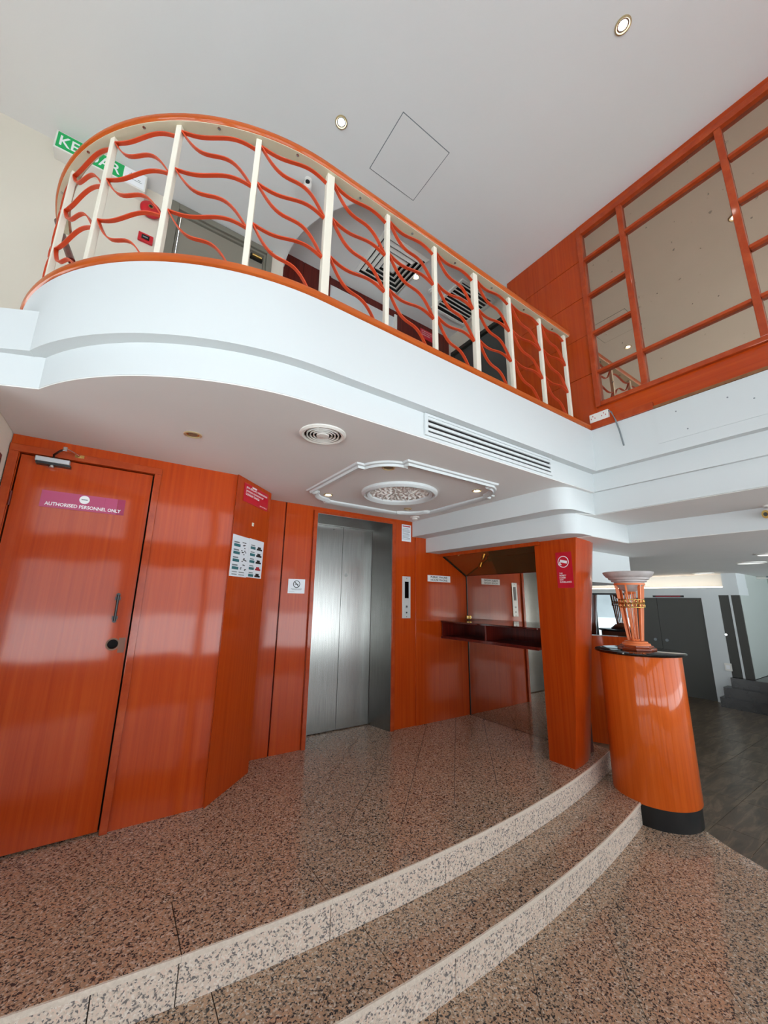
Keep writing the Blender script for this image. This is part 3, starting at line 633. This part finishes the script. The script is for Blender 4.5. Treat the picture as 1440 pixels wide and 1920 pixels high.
hp = [tuple(rail_pt(-1.98+i*.06)[0]) for i in range(34)]+[(ACX+.1, 1.55-RD), (2.925, 1.55-RD)]
MB().sweep(hp, [(-.026, 3.812), (.028, 3.812), (.028, 3.818), (-.026, 3.818)]).obj('flat_top_bar', BEIGE, rl, smooth=35)
MB().sweep(hp, [(-.030, 3.822), (-.026, 3.817), (.028, 3.817), (.036, 3.824), (.039, 3.838), (.034, 3.855), (.014, 3.866), (-.010, 3.866), (-.030, 3.856), (-.035, 3.838)]).obj('handrail', RAILW, rl, smooth=40)
posts = [(-1.85, 0), (-1.48, 0), (-1.11, 0), (-.745, 0), (-.37, 0), (.005, 1), (.385, 0), (.755, 0), (1.125, 1), (1.50, 0), (1.88, 0), (2.23, 0)]
def strip(s0, s1, fz, name='wavy_bar', n=18, w_=.009, th=.0027):
    mb = MB(); rings = []
    pts = [(s0+(s1-s0)*i/n, fz(i/n)) for i in range(n+1)]
    for i, (s_, z) in enumerate(pts):
        p, t_ = rail_pt(s_); q0 = pts[max(i-1, 0)]; q1 = pts[min(i+1, n)]
        ds, dz = q1[0]-q0[0], q1[1]-q0[1]; L = hypot(ds, dz); nz, ns = ds/L, -dz/L
        o_ = Vector((t_.y, -t_.x))
        rings.append([(p.x+t_.x*ns*a*th+o_.x*b_*w_, p.y+t_.y*ns*a*th+o_.y*b_*w_, z+nz*a*th) for a, b_ in ((-1, -1), (-1, 1), (1, 1), (1, -1))])
    mb.loft(rings).obj(name, ORANGE, rl, smooth=35)
for k, (s_, wide) in enumerate(posts):
    p, t_ = rail_pt(s_); o_ = Vector((t_.y, -t_.x)); hw = .0215 if wide else .0135; hd = .016 if wide else .0135
    q = [p+t_*a*hw+o_*b_*hd for a, b_ in ((-1, -1), (1, -1), (1, 1), (-1, 1))]
    MB().prism([tuple(v) for v in q], 3.022, 3.813).obj('post', OFFW, rl, bevel=.003)
    q = p+o_*.0; MB().cyl((p.x+t_.x*.19, p.y+t_.y*.19, 3.8125), (0, 0, -1), .007, .004, 10).obj('screw', CHROME, rl) if k < len(posts)-1 else None
    if k < len(posts)-1:
        s2, w2 = posts[k+1]; a, b_ = s_+hw-.002, s2-(.0215 if w2 else .0135)+.002
        for z0, z1, zl in ((3.785, 3.755, 3.52), (3.55, 3.52, 3.27), (3.305, 3.27, 3.0)):
            strip(a, b_, lambda t, z0=z0, z1=z1: z0+(z1-z0)*t-.018*sin(2*pi*t))
            bb = b_ if zl > 3.1 else a+(b_-a)*.9
            strip(a, bb, lambda t, z0=z0, zl=zl: z0+(zl-z0)*t-.042*sin(2*pi*t))
# stair handrail seen behind the left end
hr = thing('stair_handrail', 'short brown stair handrail behind the far end of the railing', 'handrail', (-.75, 3.0, 3.0))
MB().tube([(-.70, 3.16, 4.16), (-.62, 3.03, 3.93), (-.534, 2.9, 3.70)], .022, 12).obj('rail', WOODD, hr, smooth=40); MB().cyl((-.55, 2.93, 3.72), (0, .0, -1), .012, .74, 10).obj('post', OFFW, hr, smooth=40)

# ------------------------------------------------------------------ upper right wood wall with mirror grid (x = 3.1)
XW = 3.1; ZT = 5.0
uw = MB().box(XW+.012, 1.43, 2.98, XW+.12, 2.22, ZT).box(XW, -3, 2.98, XW+.12, 1.43, 3.155).box(XW, -3, 4.93, XW+.12, 1.43, ZT).box(XW, -3, 3.155, XW+.12, -.02, 4.93).box(XW+.05, -.02, 3.155, XW+.12, 1.43, 4.93).obj('wall_right', WOODH)
struct(uw, 'upper cherry wood wall with grooved panels beside the mirror grid', 'wall')
gz = [2.98, 3.487, 3.865, 4.25, 4.635, ZT]
for a, b_ in zip(gz[:-1], gz[1:]): box(XW, 1.43, a+.002, XW+.0125, 2.222, b_-.002, 'panel', WOOD, uw, bevel=.0015)
wn = thing('window_1', 'wood framed grid of dusty bronze mirror panes on the upper wall', 'mirror window', (XW, .7, 3.15), kind='structure')
FY0, FY1, FZ0, FZ1 = .01, 1.43, 3.155, 4.93
mb = MB(); fx = XW-.028
mb.box(fx, FY1-.042, FZ0, XW+.05, FY1, FZ1).box(fx, FY0, FZ0, XW+.05, FY0+.042, FZ1).box(fx, FY0+.042, FZ1-.05, XW+.05, FY1-.042, FZ1).box(fx, FY0+.042, FZ0, XW+.05, FY1-.042, FZ0+.038)
mb.obj('frame', WOODT, wn, bevel=.005)
cols = [(1.388, 1.083), (1.043, .416), (.374, .052)]; zs = [3.193, 3.458, 3.83, 4.21, 4.59, 4.88]
for yy in (1.063, .395): box(fx+.004, yy-.02, FZ0+.038, XW+.04, yy+.02, FZ1-.05, 'mullion', WOODT, wn, bevel=.004)
for ci, (ya, yb) in enumerate(cols):
    levels = zs if ci != 1 else [zs[0], zs[1], zs[4], zs[5]]
    for zz in levels[1:-1]: box(fx+.006, yb, zz, XW+.04, ya, zz+.024, 'muntin', WOODT, wn, bevel=.004)
    for za, zb in zip(levels[:-1], levels[1:]):
        box(XW+.01, yb-.005, za+.01, XW+.016, ya+.005, zb+.01, 'mirror_pane', MIR_UP, wn)
sk = thing('power_socket', 'white double power socket on the wooden sill corner', 'socket', (XW, 1.41, 3.03))
PS = frame_pt((XW, 0, 0), (0, -1, 0), (0, 0, 1))
plate(PS, -1.487, 3.032, -1.337, 3.104, .0005, .03, 'box', PLAST, sk, bevel=.004)
plates(PS, [(-1.475+q, 3.058, -1.469+q, 3.068) for q in (0, .03, .085, .115)]+[(-1.46+q, 3.076, -1.454+q, 3.088) for q in (0, .085)], .03, .0305, 'pin_hole', INKR, sk)
cb = thing('loose_cable', 'loose grey cable hanging from the power socket over the fascia', 'cable', (XW-.03, 1.3, 2.75))
MB().tube([(XW-.02, 1.337, 3.09), (XW-.035, 1.31, 3.06), (XW-.04, 1.285, 2.98), (XW-.042, 1.265, 2.88), (XW-.028, 1.254, 2.76)], .006, 8).obj('cord', INKG, cb, smooth=40)
pn = box(3.083, -.6, 2.70, 3.0879, 1.03, 2.93, 'access_board', WHITE); tag(pn, 'white board screwed onto the right fascia below the mirror grid', 'board')
for yy, zz in ((.9, 2.9), (.62, 2.88), (.5, 2.82), (.85, 2.75)): MB().cyl((3.083, yy, zz), (-1, 0, 0), .005, .001, 10).obj('screw_hole', INKG, pn)
rg = MB().box(3.078, -.6, 2.976, 3.1, 1.03, 2.995).obj('raw_edge', mat('raw_timber_edge', (150, 104, 66), .8, var=60, vscale=20)); tag(rg, 'raw broken timber edge under the mirror grid', 'batten')

# ------------------------------------------------------------------ upper level
cpoly = [(-3.2, -3.2), (3.2, -3.2), (3.2, 2.3)]+[(3.55, 2.3), (3.55, 2.31), (1.42, 2.31)]+[(2.108+1.13*cos(radians(t)), 3.193+1.13*sin(radians(t))) for t in (228, 222, 216, 210, 204, 198, 192, 186, 180, 174, 168)]+[(.97, 3.5), (-3.2, 3.5)]
struct(MB().prism(cpoly, ZT, ZT+.19).obj('ceiling', CEIL, smooth=25), 'large pale grey upper ceiling with a square access hatch', 'ceiling')
struct(box(.8, 2.0, 5.2, 3.7, 3.7, 5.25, 'ceiling_recess', SOFF), 'raised ceiling recess over the upper lift lobby', 'ceiling')
ht = thing('access_hatch', 'square access hatch outlined in the upper ceiling', 'hatch', (1.46, 1.87, ZT))
hx0, hx1, hy0, hy1 = 1.237, 1.682, 1.655, 2.10
box(hx0, hy0, ZT-.003, hx1, hy1, ZT+.0, 'panel', CEIL, ht)
MB().box(hx0-.006, hy0-.006, ZT-.0012, hx1+.006, hy0, ZT).box(hx0-.006, hy1, ZT-.0012, hx1+.006, hy1+.006, ZT).box(hx0-.006, hy0, ZT-.0012, hx0, hy1, ZT).box(hx1, hy0, ZT-.0012, hx1+.006, hy1, ZT).obj('hatch_outline', INKG, ht)  # grey strips draw the outline of the hatch
downlight(.896, 1.962, ZT, 'bright lit downlight in the upper ceiling above the balcony curve', True, .045, 'lit downlights in the upper ceiling')
downlight(2.068, .547, ZT, 'bright lit downlight in the upper ceiling near the mirror grid', True, .045, 'lit downlights in the upper ceiling')
YU = 3.34
ub = MB().box(-3.2, YU, 2.5, -.02, YU+.15, ZT).box(.80, YU, 2.5, .968, YU+.2, ZT).box(-.02, YU, 4.95, .8, YU+.15, ZT).obj('wall_upper_back', CREAM); struct(ub, 'cream upper wall with exit sign and taupe door', 'wall')
d3 = thing('door_3', 'taupe upper level door in a stepped taupe frame', 'door', (.39, YU, 2.98), kind='structure')
MB().box(-.062, YU-.03, 2.98, .0, YU+.02, 4.99).box(.785, YU-.03, 2.98, .842, YU+.02, 4.99).box(0, YU-.03, 4.93, .785, YU+.02, 4.99).obj('outer_frame', TAUPEF, d3, bevel=.004)
MB().box(0, YU-.008, 2.98, .022, YU+.03, 4.93).box(.763, YU-.008, 2.98, .785, YU+.03, 4.93).box(.022, YU-.008, 4.905, .763, YU+.03, 4.93).obj('inner_frame', TAUPEF, d3, bevel=.003)
box(.025, YU+.012, 2.98, .76, YU+.05, 4.90, 'leaf', TAUPE, d3)
t = thing('brass_door_closer', 'small brass door closer at the top of the taupe door', 'door closer', (.69, YU, 4.82)); box(.635, YU-.022, 4.818, .752, YU+.012, 4.862, 'plate', BLACK, t); MB().cyl((.65, YU-.026, 4.842), (1, 0, 0), .013, .09, 14).obj('body', GOLD, t, smooth=40)
ex = thing('exit_sign', 'green and white KELUAR exit light box below the ceiling', 'exit sign', (-.55, YU, 4.83))
box(-.845, YU-.11, 4.835, -.255, YU-.001, 4.995, 'housing', PLAST, ex, bevel=.004)
PE = frame_pt((-.845, YU-.1105, 4.835), (1, 0, 0), (0, 0, 1))
plate(PE, .012, .012, .43, .15, 0, .002, 'green_face', GREEN, ex); plate(PE, .43, .012, .578, .15, 0, .002, 'white_face', SIGNW, ex)
text(PE, 'KELUAR', .03, .034, .38, .092, .0026, SIGNW, ex, bold=.015)
plates(PE, [(.445, .06, .56, .064), (.53, .075, .55, .08), (.47, .075, .49, .105), (.476, .108, .486, .118), (.462, .066, .47, .078)], .002, .0026, 'running_figure', INKG, ex)
bl = thing('fire_bell', 'round red fire alarm bell on the cream wall', 'fire bell', (-.2, YU, 4.7))
MB().loft([[(-.2+r_*cos(2*pi*i/32), YU-d_, 4.775+r_*sin(2*pi*i/32)) for i in range(32)] for r_, d_ in ((.03, 0), (.06, .012), (.076, .02), (.076, .035), (.06, .052), (.03, .06), (.002, .062))]).obj('gong', RED, bl, smooth=40)
MB().cyl((-.2, YU-.06, 4.775), (0, -1, 0), .019, .004, 20).obj('badge', GOLD, bl, smooth=40); MB().cyl((-.2, YU-.064, 4.775), (0, -1, 0), .013, .002, 20).obj('badge_centre', BLACK, bl)
cp = thing('call_point', 'small red break glass call point below the fire bell', 'call point', (-.2, YU, 4.45)); box(-.252, YU-.025, 4.452, -.146, YU-.001, 4.528, 'case', RED, cp, bevel=.004); box(-.228, YU-.028, 4.47, -.172, YU-.025, 4.51, 'glass', BLACKG, cp); box(-.218, YU-.029, 4.485, -.182, YU-.028, 4.495, 'caption', INKG, cp)
dc = thing('dome_camera', 'small white indoor camera with black lens under the upper ceiling', 'camera', (.855, 2.478, 4.9))
MB().lathe([(.03, 0), (.034, -.012), (.02, -.022), (.001, -.022)], (.858, 2.478, ZT-.0005), 24).obj('base', PLAST, dc, smooth=40)
MB().lathe([(.001, -.02), (.026, -.024), (.034, -.05), (.034, -.08), (.024, -.105), (.001, -.112)], (.858, 2.478, ZT), 24).obj('body', PLAST, dc, smooth=40); MB().cyl((.845, 2.448, ZT-.066), (-.35, -1, -.2), .018, .006, 18).obj('lens', BLACKG, dc, smooth=40); MB().cyl((.838, 2.478, ZT-.02), (-.2, -.1, 1), .003, .019, 6).obj('aerial', BLACK, dc)
# upper lift lobby
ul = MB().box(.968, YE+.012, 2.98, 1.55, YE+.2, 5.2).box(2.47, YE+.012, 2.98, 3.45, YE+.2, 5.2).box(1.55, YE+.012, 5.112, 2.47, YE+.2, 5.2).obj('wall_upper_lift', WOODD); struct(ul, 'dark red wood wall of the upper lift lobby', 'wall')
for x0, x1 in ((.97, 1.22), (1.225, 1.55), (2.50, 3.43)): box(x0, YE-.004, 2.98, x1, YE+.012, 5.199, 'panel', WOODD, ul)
d4 = thing('door_4', 'pale steel lift door on the upper level behind the railing', 'lift door', (2.0, YE, 2.98), kind='structure'); box(1.552, YE+.02, 2.98, 2.0, YE+.04, 5.111, 'door_leaf', PALED, d4); box(2.003, YE+.02, 2.98, 2.46, YE+.04, 5.111, 'door_leaf', PALED, d4); box(2.46, YE-.002, 2.98, 2.498, YE+.04, 5.14, 'jamb', PLAST, d4)
s = thing('upper_fire_sign', 'dark red sign with white lettering on the upper lobby wood wall', 'sign', (3.0, YE, 4.99)); PU = frame_pt((2.88, YE-.004, 4.99), (1, 0, 0), (0, 0, 1)); plate(PU, 0, 0, .27, .14, .0005, .004, 'plate', REDSIGN, s)
for k, (tx, wd) in enumerate((('JIKA BERLAKU KEBAKARAN', .23), ('JANGAN GUNAKAN LIF', .19), ('GUNAKAN TANGGA', .15))): text(PU, tx, .02, .105-k*.028, wd, .016, .0046, SIGNW, s)
struct(MB().box(3.4, 2.22, 4.93, 3.5, 3.6, 5.2).box(3.4, 3.40, 2.98, 3.5, 3.6, 4.93).box(3.4, 2.22, 2.98, 3.5, 2.44, 4.93).box(3.113, 2.222, 2.98, 3.4, 2.30, 5.2).obj('wall_upper_side', CREAM), 'pale upper wall around the slate door', 'wall')
d5 = thing('door_5', 'dark slate upper level door half hidden by the railing end', 'door', (3.4, 2.93, 2.98), kind='structure'); box(3.43, 2.44, 2.98, 3.46, 3.40, 4.93, 'leaf', SLATE, d5)
MB().box(3.385, 2.44, 4.88, 3.43, 3.40, 4.93).box(3.385, 3.36, 2.98, 3.43, 3.40, 4.88).box(3.385, 2.44, 2.98, 3.43, 2.48, 4.88).obj('frame', DGREY, d5)
# square diffuser and return grille
sq = thing('square_diffuser', 'square white louvred air diffuser in the upper lobby ceiling', 'diffuser', (2.03, 2.92, 5.2)); cx, cy = 2.03, 2.92
for k in range(5):
    a = .30-k*.055; z0 = 5.1995-.004*k; sl_ = [(a, 0), (a, -.006), (a-.03, -.022), (a-.034, -.018), (a-.012, 0)]
    closed_sweep([(cx-1e-9, cy)][:0]+[(cx-a, cy-a), (cx+a, cy-a), (cx+a, cy+a), (cx-a, cy+a)], [(0, 5.199), (0, 5.192), (-.032, 5.170), (-.034, 5.175), (-.012, 5.199), (0, 5.199)], 'louvre', PLAST, sq)
box(cx-.05, cy-.05, 5.172, cx+.05, cy+.05, 5.176, 'centre_plate', PLAST, sq); box(cx-.28, cy-.28, 5.1965, cx+.28, cy+.28, 5.1992, 'dark_throat', BLACK, sq)
rgl = thing('return_grille', 'square return air grille with black gaps near the slate door', 'grille', (3.08, 2.87, 5.2)); x0, x1, y0, y1 = 2.80, 3.365, 2.59, 3.14
MB().box(x0, y0, 5.18, x1, y0+.03, 5.1995).box(x0, y1-.03, 5.18, x1, y1, 5.1995).box(x0, y0+.03, 5.18, x0+.03, y1-.03, 5.1995).box(x1-.03, y0+.03, 5.18, x1, y1-.03, 5.1995).obj('frame', PLAST, rgl)
box(x0+.03, y0+.03, 5.196, x1-.03, y1-.03, 5.1992, 'dark_throat', BLACK, rgl)
for k in range(9): yy = y0+.055+k*.05; box(x0+.03, yy, 5.186, x1-.03, yy+.012, 5.194, 'slat', PLAST, rgl)
downlight(2.353, 2.884, 5.1995, 'bright bulb between the square diffuser and the return grille', True, .04, 'lit downlights in the upper ceiling')
t = thing('upper_smoke_detector', 'white smoke detector beside the return grille in the upper lobby', 'smoke detector', (2.645, 2.938, 5.19)); ring_lathe([(.05, 0), (.05, -.014), (.038, -.018), (.001, -.018)], (2.645, 2.938, 5.1995), 'base', PLAST, t, 24); ring_lathe([(.03, -.016), (.028, -.03), (.001, -.036)], (2.645, 2.938, 5.1995), 'head', PLAST, t, 24)

# ------------------------------------------------------------------ pedestal and lamp
PC = (3.70, 1.605)
pd = thing('pedestal', 'round glossy orange wood pedestal with black top and black plinth', 'pedestal', (PC[0], PC[1], 0))
MB().lathe([(.288, .14), (.29, .145), (.29, 1.17), (.288, 1.175)], (*PC, 0), 72).obj('body', WOODP, pd, smooth=40)
MB().lathe([(.278, 0), (.28, .14)], (*PC, 0), 64).obj('plinth', BLACK, pd, smooth=40)
MB().lathe([(.31, 1.175), (.322, 1.18), (.327, 1.188), (.322, 1.197), (.31, 1.2)], (*PC, 0), 72).obj('top', BLACKG, pd, smooth=40)
LC = (3.70, 1.615, 1.2)
lp = thing('torch_lamp', 'orange torch table lamp with grey marbled stepped bowl and gold band', 'lamp', LC)
def octa(r_, z, n=8): return [(LC[0]+r_*cos(2*pi*(i+.5)/n), LC[1]+r_*sin(2*pi*(i+.5)/n), LC[2]+z) for i in range(n)]
MB().loft([octa(.142, 0), octa(.142, .018), octa(.122, .026), octa(.122, .038)]).obj('base', LWOOD, lp, bevel=.003)
MB().lathe([(.105, .038), (.102, .052), (.088, .056), (.084, .068), (.06, .072), (.034, .074), (.03, .086), (.018, .09)], LC, 40).obj('base_step', LORANGE, lp, smooth=35)
MB().lathe([(.001, .475), (.04, .478), (.072, .497), (.096, .528), (.112, .54), (.112, .556), (.134, .56), (.134, .574), (.152, .58), (.156, .594), (.172, .602), (.190, .628), (.194, .642), (.188, .644), (.174, .624), (.11, .58), (.001, .555)], LC, 56).obj('bowl', GMARB, lp, smooth=35)
MB().lathe([(.106, .532), (.118, .532), (.118, .548), (.106, .548), (.106, .532)], LC, 48).obj('upper_ring', LORANGE, lp, smooth=35)
MB().lathe([(.001, .455), (.03, .46), (.045, .472), (.03, .48), (.001, .48)], LC, 24).obj('bowl_knob', LORANGE, lp, smooth=40)
for k in range(6):
    t_ = 2*pi*(k+.15)/6; d_ = Vector((cos(t_), sin(t_), 0)); q = Vector((-sin(t_), cos(t_), 0)); o_ = Vector(LC); th = .0045
    pts = [(.044, .07), (.060, .07), (.114, .535), (.089, .535)]
    MB().hexa([o_+d_*a+q*-th+Vector((0, 0, z)) for a, z in pts], [o_+d_*a+q*th+Vector((0, 0, z)) for a, z in pts]).obj('fin', LORANGE, lp)
for k in range(4):
    t_ = 2*pi*(k+.4)/4; MB().tube([(LC[0]+.02*cos(t_), LC[1]+.02*sin(t_), LC[2]+.08), (LC[0]+.04*cos(t_), LC[1]+.04*sin(t_), LC[2]+.475)], .0045, 8).obj('rod', LORANGE, lp, smooth=40)
mb = MB(); RB = .096
for zz in (.345, .412): mb.torus((LC[0], LC[1], LC[2]+zz), RB, .004, 48, 6)
for row, zz in ((0, .361), (1, .396)):
    for k in range(20):
        t_ = 2*pi*(k+.5*row)/20; mb.torus((LC[0]+RB*cos(t_), LC[1]+RB*sin(t_), LC[2]+zz), .0165, .003, 12, 5, Vector((-sin(t_), cos(t_), 0)), Vector((0, 0, 1)))
gb = mb.obj('gold_band', GOLD, lp, smooth=60); gb['kind'] = 'stuff'

# ------------------------------------------------------------------ dim lobby beyond
bk = box(3.69, 2.12, 1.79, 4.94, 3.6, 2.116, 'trim_10', WHITE); struct(bk, 'white dropped bulkhead behind the pillar and lamp', 'bulkhead')
def screen(t0, t1, z0, z1, d0, d1, name, m, parent=None):   # free-standing screen turned towards the entrance
    c_ = Vector((4.98, 2.50)); u = Vector((-.447, .894)); n_ = Vector((-.894, -.447))
    q = [c_+u*t0+n_*d0, c_+u*t1+n_*d0, c_+u*t1+n_*d1, c_+u*t0+n_*d1]
    return MB().prism([tuple(v) for v in q], z0, z1).obj(name, m, parent)
dw = screen(-.32, .95, 0, 1.19, -.1, .02, 'wall_lobby', WOOD); struct(dw, 'wood dado screen behind the torch lamp', 'wall')
wm = thing('lobby_glass', 'dark reflective glass panel above the wood dado behind the lamp', 'glass panel', (4.98, 2.5, 1.19))
screen(-.28, .95, 1.2, 1.68, -.03, -.02, 'glass', mirror('smoked_glass', (150, 160, 162), .35, (26, 30, 32)), wm); screen(-.30, .95, 1.68, 1.70, -.05, 0, 'frame_bar', INKB, wm); screen(-.32, -.28, 1.19, 1.68, -.05, 0, 'end_post', PLAST, wm)
XF = 8.6
fw_ = MB().box(XF, 4.1, 0, XF+.4, 6, 1.75).box(XF, 2.35, 0, XF+.3, 2.595, 1.75).box(XF, 2.595, 1.70, XF+.3, 4.1, 1.75).box(XF+.35, 2.27, 1.88, XF+.5, 6, 2.116).box(XF, 2.07, 1.88, XF+.5, 2.27, 2.116).obj('wall_lobby_far', WHITE); struct(fw_, 'far white lobby wall around dark double doors', 'wall')
ff = box(XF-.015, 2.065, 1.75, XF+.5, 6, 1.88, 'trim_11', WHITE); struct(ff, 'white cove ledge above the dark double doors', 'ledge')
cv = thing('cove_light', 'warm glowing cove light strip over the dark double doors', 'cove light', (8.8, 3.3, 1.88)); box(XF+.20, 2.32, 1.886, XF+.24, 5.8, 1.905, 'tube', COVE, cv); box(XF+.18, 2.30, 1.8805, XF+.26, 5.83, 1.886, 'tray', WHITE, cv)
d6 = thing('door_6', 'dark grey double doors far across the lobby', 'double door', (XF, 3.3, 0), kind='structure')
for y0, y1, yk in ((2.595, 3.31, 3.22), (3.315, 4.1, 3.41)):
    dl = box(XF+.04, y0, 0, XF+.08, y1, 1.70, 'door_leaf', DGREY, d6)
    MB().cyl((XF+.04, yk, .93), (-1, 0, 0), .025, .04, 14).obj('knob', INKG, dl, smooth=40)
s = thing('door_header_sign', 'small dark sign with red marks above the dark double doors', 'sign', (XF, 3.1, 1.70)); box(XF-.012, 2.85, 1.712, XF-.001, 3.35, 1.745, 'plate', INKB, s); box(XF-.014, 2.9, 1.722, XF-.012, 3.3, 1.735, 'lettering', INKR, s)
# raised passage with marble steps
for k, (x0, y1, lb) in enumerate(((8.26, 2.46, 'lowest'), (8.38, 2.43, 'middle'), (8.50, 2.35, 'top'))):
    st = MB().prism([(x0, y1), (XF-.001, y1), (XF-.001, 2.06), (10.6, 2.06), (10.6, -1.5), (x0-.35, -1.5)], .143*k, .143*(k+1)).obj('marble_step', MARBK); struct(st, lb+' dark marble step leading to the far passage', 'step')
d7 = thing('door_7', 'narrow pair of dark doors with a white strip beside the marble steps', 'door', (XF, 2.2, .43), kind='structure')
box(XF+.01, 2.212, .43, XF+.05, 2.349, 1.749, 'leaf', DGREY, d7); box(XF, 2.185, .43, XF+.06, 2.212, 1.749, 'white_post', WHITE, d7); box(XF+.01, 2.075, .43, XF+.05, 2.185, 1.749, 'leaf', DGREY, d7)
MB().cyl((XF+.01, 2.325, 1.1), (-1, 0, 0), .02, .05, 12).obj('knob', CHROME, d7, smooth=40)
pwl = MB().box(10.5, -3, .3, 10.65, 3.2, 2.116).box(XF+.06, 2.075, .43, 10.5, 2.15, 2.116).obj('wall_passage', mat('grey_green_paint', (176, 184, 180), .6)); struct(pwl, 'pale grey green wall of the far raised passage', 'wall')
t = thing('wall_switch_box', 'small white switch box on the white column by the marble steps', 'switch box', (8.58, 2.38, .5)); box(8.57, 2.33, .52, 8.599, 2.42, .64, 'box', PLAST, t, bevel=.004); box(8.565, 2.35, .55, 8.57, 2.40, .61, 'switch', SIGNW, t)
t = thing('ceiling_conduit', 'thin white conduit under the far passage ceiling', 'conduit', (9.6, 1.6, 2.1)); MB().cyl((9.8, 2.07, 2.085), (0, -1, 0), .022, 2.2, 12).obj('pipe', PLAST, t, smooth=40); box(9.77, 1.9, 2.085, 9.83, 1.93, 2.116, 'bracket', INKG, t)
def panel_lamp(x, y, label, r_=.12):
    t = thing('round_panel_lamp', label, 'ceiling lamp', (x, y, 2.116), 'round lamps in the lobby ceiling')
    ring_lathe([(r_, 0), (r_, -.01), (r_*.86, -.014), (r_*.86, 0)], (x, y, 2.116), 'rim', PLAST, t, 30); ring_lathe([(r_*.86, 0), (r_*.84, -.008), (.001, -.01), (.001, 0)], (x, y, 2.116), 'diffuser', PANELL, t, 30)
panel_lamp(6.642, 1.431, 'nearest round white lamp in the dim lobby ceiling', .15); panel_lamp(8.3, 2.42, 'round white lamp in the lobby ceiling close to the cove light', .15); panel_lamp(5.664, 1.05, 'round lamp at the frame edge in the lobby ceiling', .12)
bc = thing('bullet_camera', 'bullet security camera at the frame edge under the white beam', 'camera', (3.72, .66, 2.2))
MB().cyl((3.80, .66, 2.281), (0, 0, -1), .035, .012, 20).obj('mount', PLAST, bc, smooth=40); MB().cyl((3.80, .66, 2.27), (-.5, 0, -1), .01, .05, 12).obj('arm', PLAST, bc, smooth=40)
MB().cyl((3.84, .60, 2.225), (-.8, .55, -.12), .034, .13, 24).obj('barrel', PLAST, bc, smooth=40); bdir = Vector((-.8, .55, -.12)).normalized(); q = Vector((3.84, .60, 2.225))+bdir*.13; MB().cyl(q, bdir, .029, .003, 24).obj('lens_face', GOLD, bc, smooth=40); MB().cyl(q+bdir*.003, bdir, .014, .002, 18).obj('lens', BLACKG, bc)

# ------------------------------------------------------------------ unseen street side behind the camera, shaped for the light
pv = box(-40, -40, -.12, 40, 30, -.062, 'pavement', PAVE); struct(pv, 'unseen pavement outside, made pale to bounce light indoors', 'pavement')  # unseen ground, kept pale and cool to throw light up at the ceilings
STONE = mat('dark_stone_cladding', (66, 58, 52), .5)
mb = MB()
for z0, z1 in ((0, .45), (2.15, 2.65), (3.42, 5.0)): mb.box(-3.2, -3.3, z0, 3.2, -3.1, z1)
for z0, z1 in ((0, .3), (2.1, 2.75), (3.65, 5.0)): mb.box(-3.44, -3.3, z0, -3.24, .45, z1)
mb.box(-3.44, .45, 0, -3.24, 3.4, .3).box(-3.44, .45, 1.8, -3.24, 3.4, 5.0).box(-3.44, 1.4, .3, -3.24, 3.4, 1.8)  # unseen side wall, opened and closed to balance light on fascia and pillar
for x0, x1 in ((-3.2, -2.9), (-1.5, -1.38), (.02, .32), (1.5, 1.62), (3.0, 3.2)): mb.box(x0, -3.28, 0, x1, -3.12, 5.0)
for y0, y1 in ((-3.2, -3.0), (-1.4, -1.25), (.3, .45), (1.9, 2.02), (3.2, 3.4)): mb.box(-3.42, y0, 0, -3.26, y1, 5.0)
struct(mb.obj('wall_front', STONE), 'unseen stone clad street front with window bands sized for the indoor light', 'wall')
struct(MB().box(3.2, -3.3, 0, 13, -3.1, .3).box(3.2, -3.3, 2.08, 13, -3.1, 2.12).box(5.0, -3.28, .3, 5.1, -3.12, 2.08).box(7.2, -3.28, .3, 7.3, -3.12, 2.08).box(9.6, -3.28, .3, 9.7, -3.12, 2.08).box(13, -3.3, 0, 13.2, 6, 2.5).box(3.2, 6, 0, 13.2, 6.2, 2.5).obj('wall_lobby_back', CREAM), 'unseen street side walls of the lobby with windows widened to brighten it', 'wall')  # unseen walls; openings added to let more light into the lobby
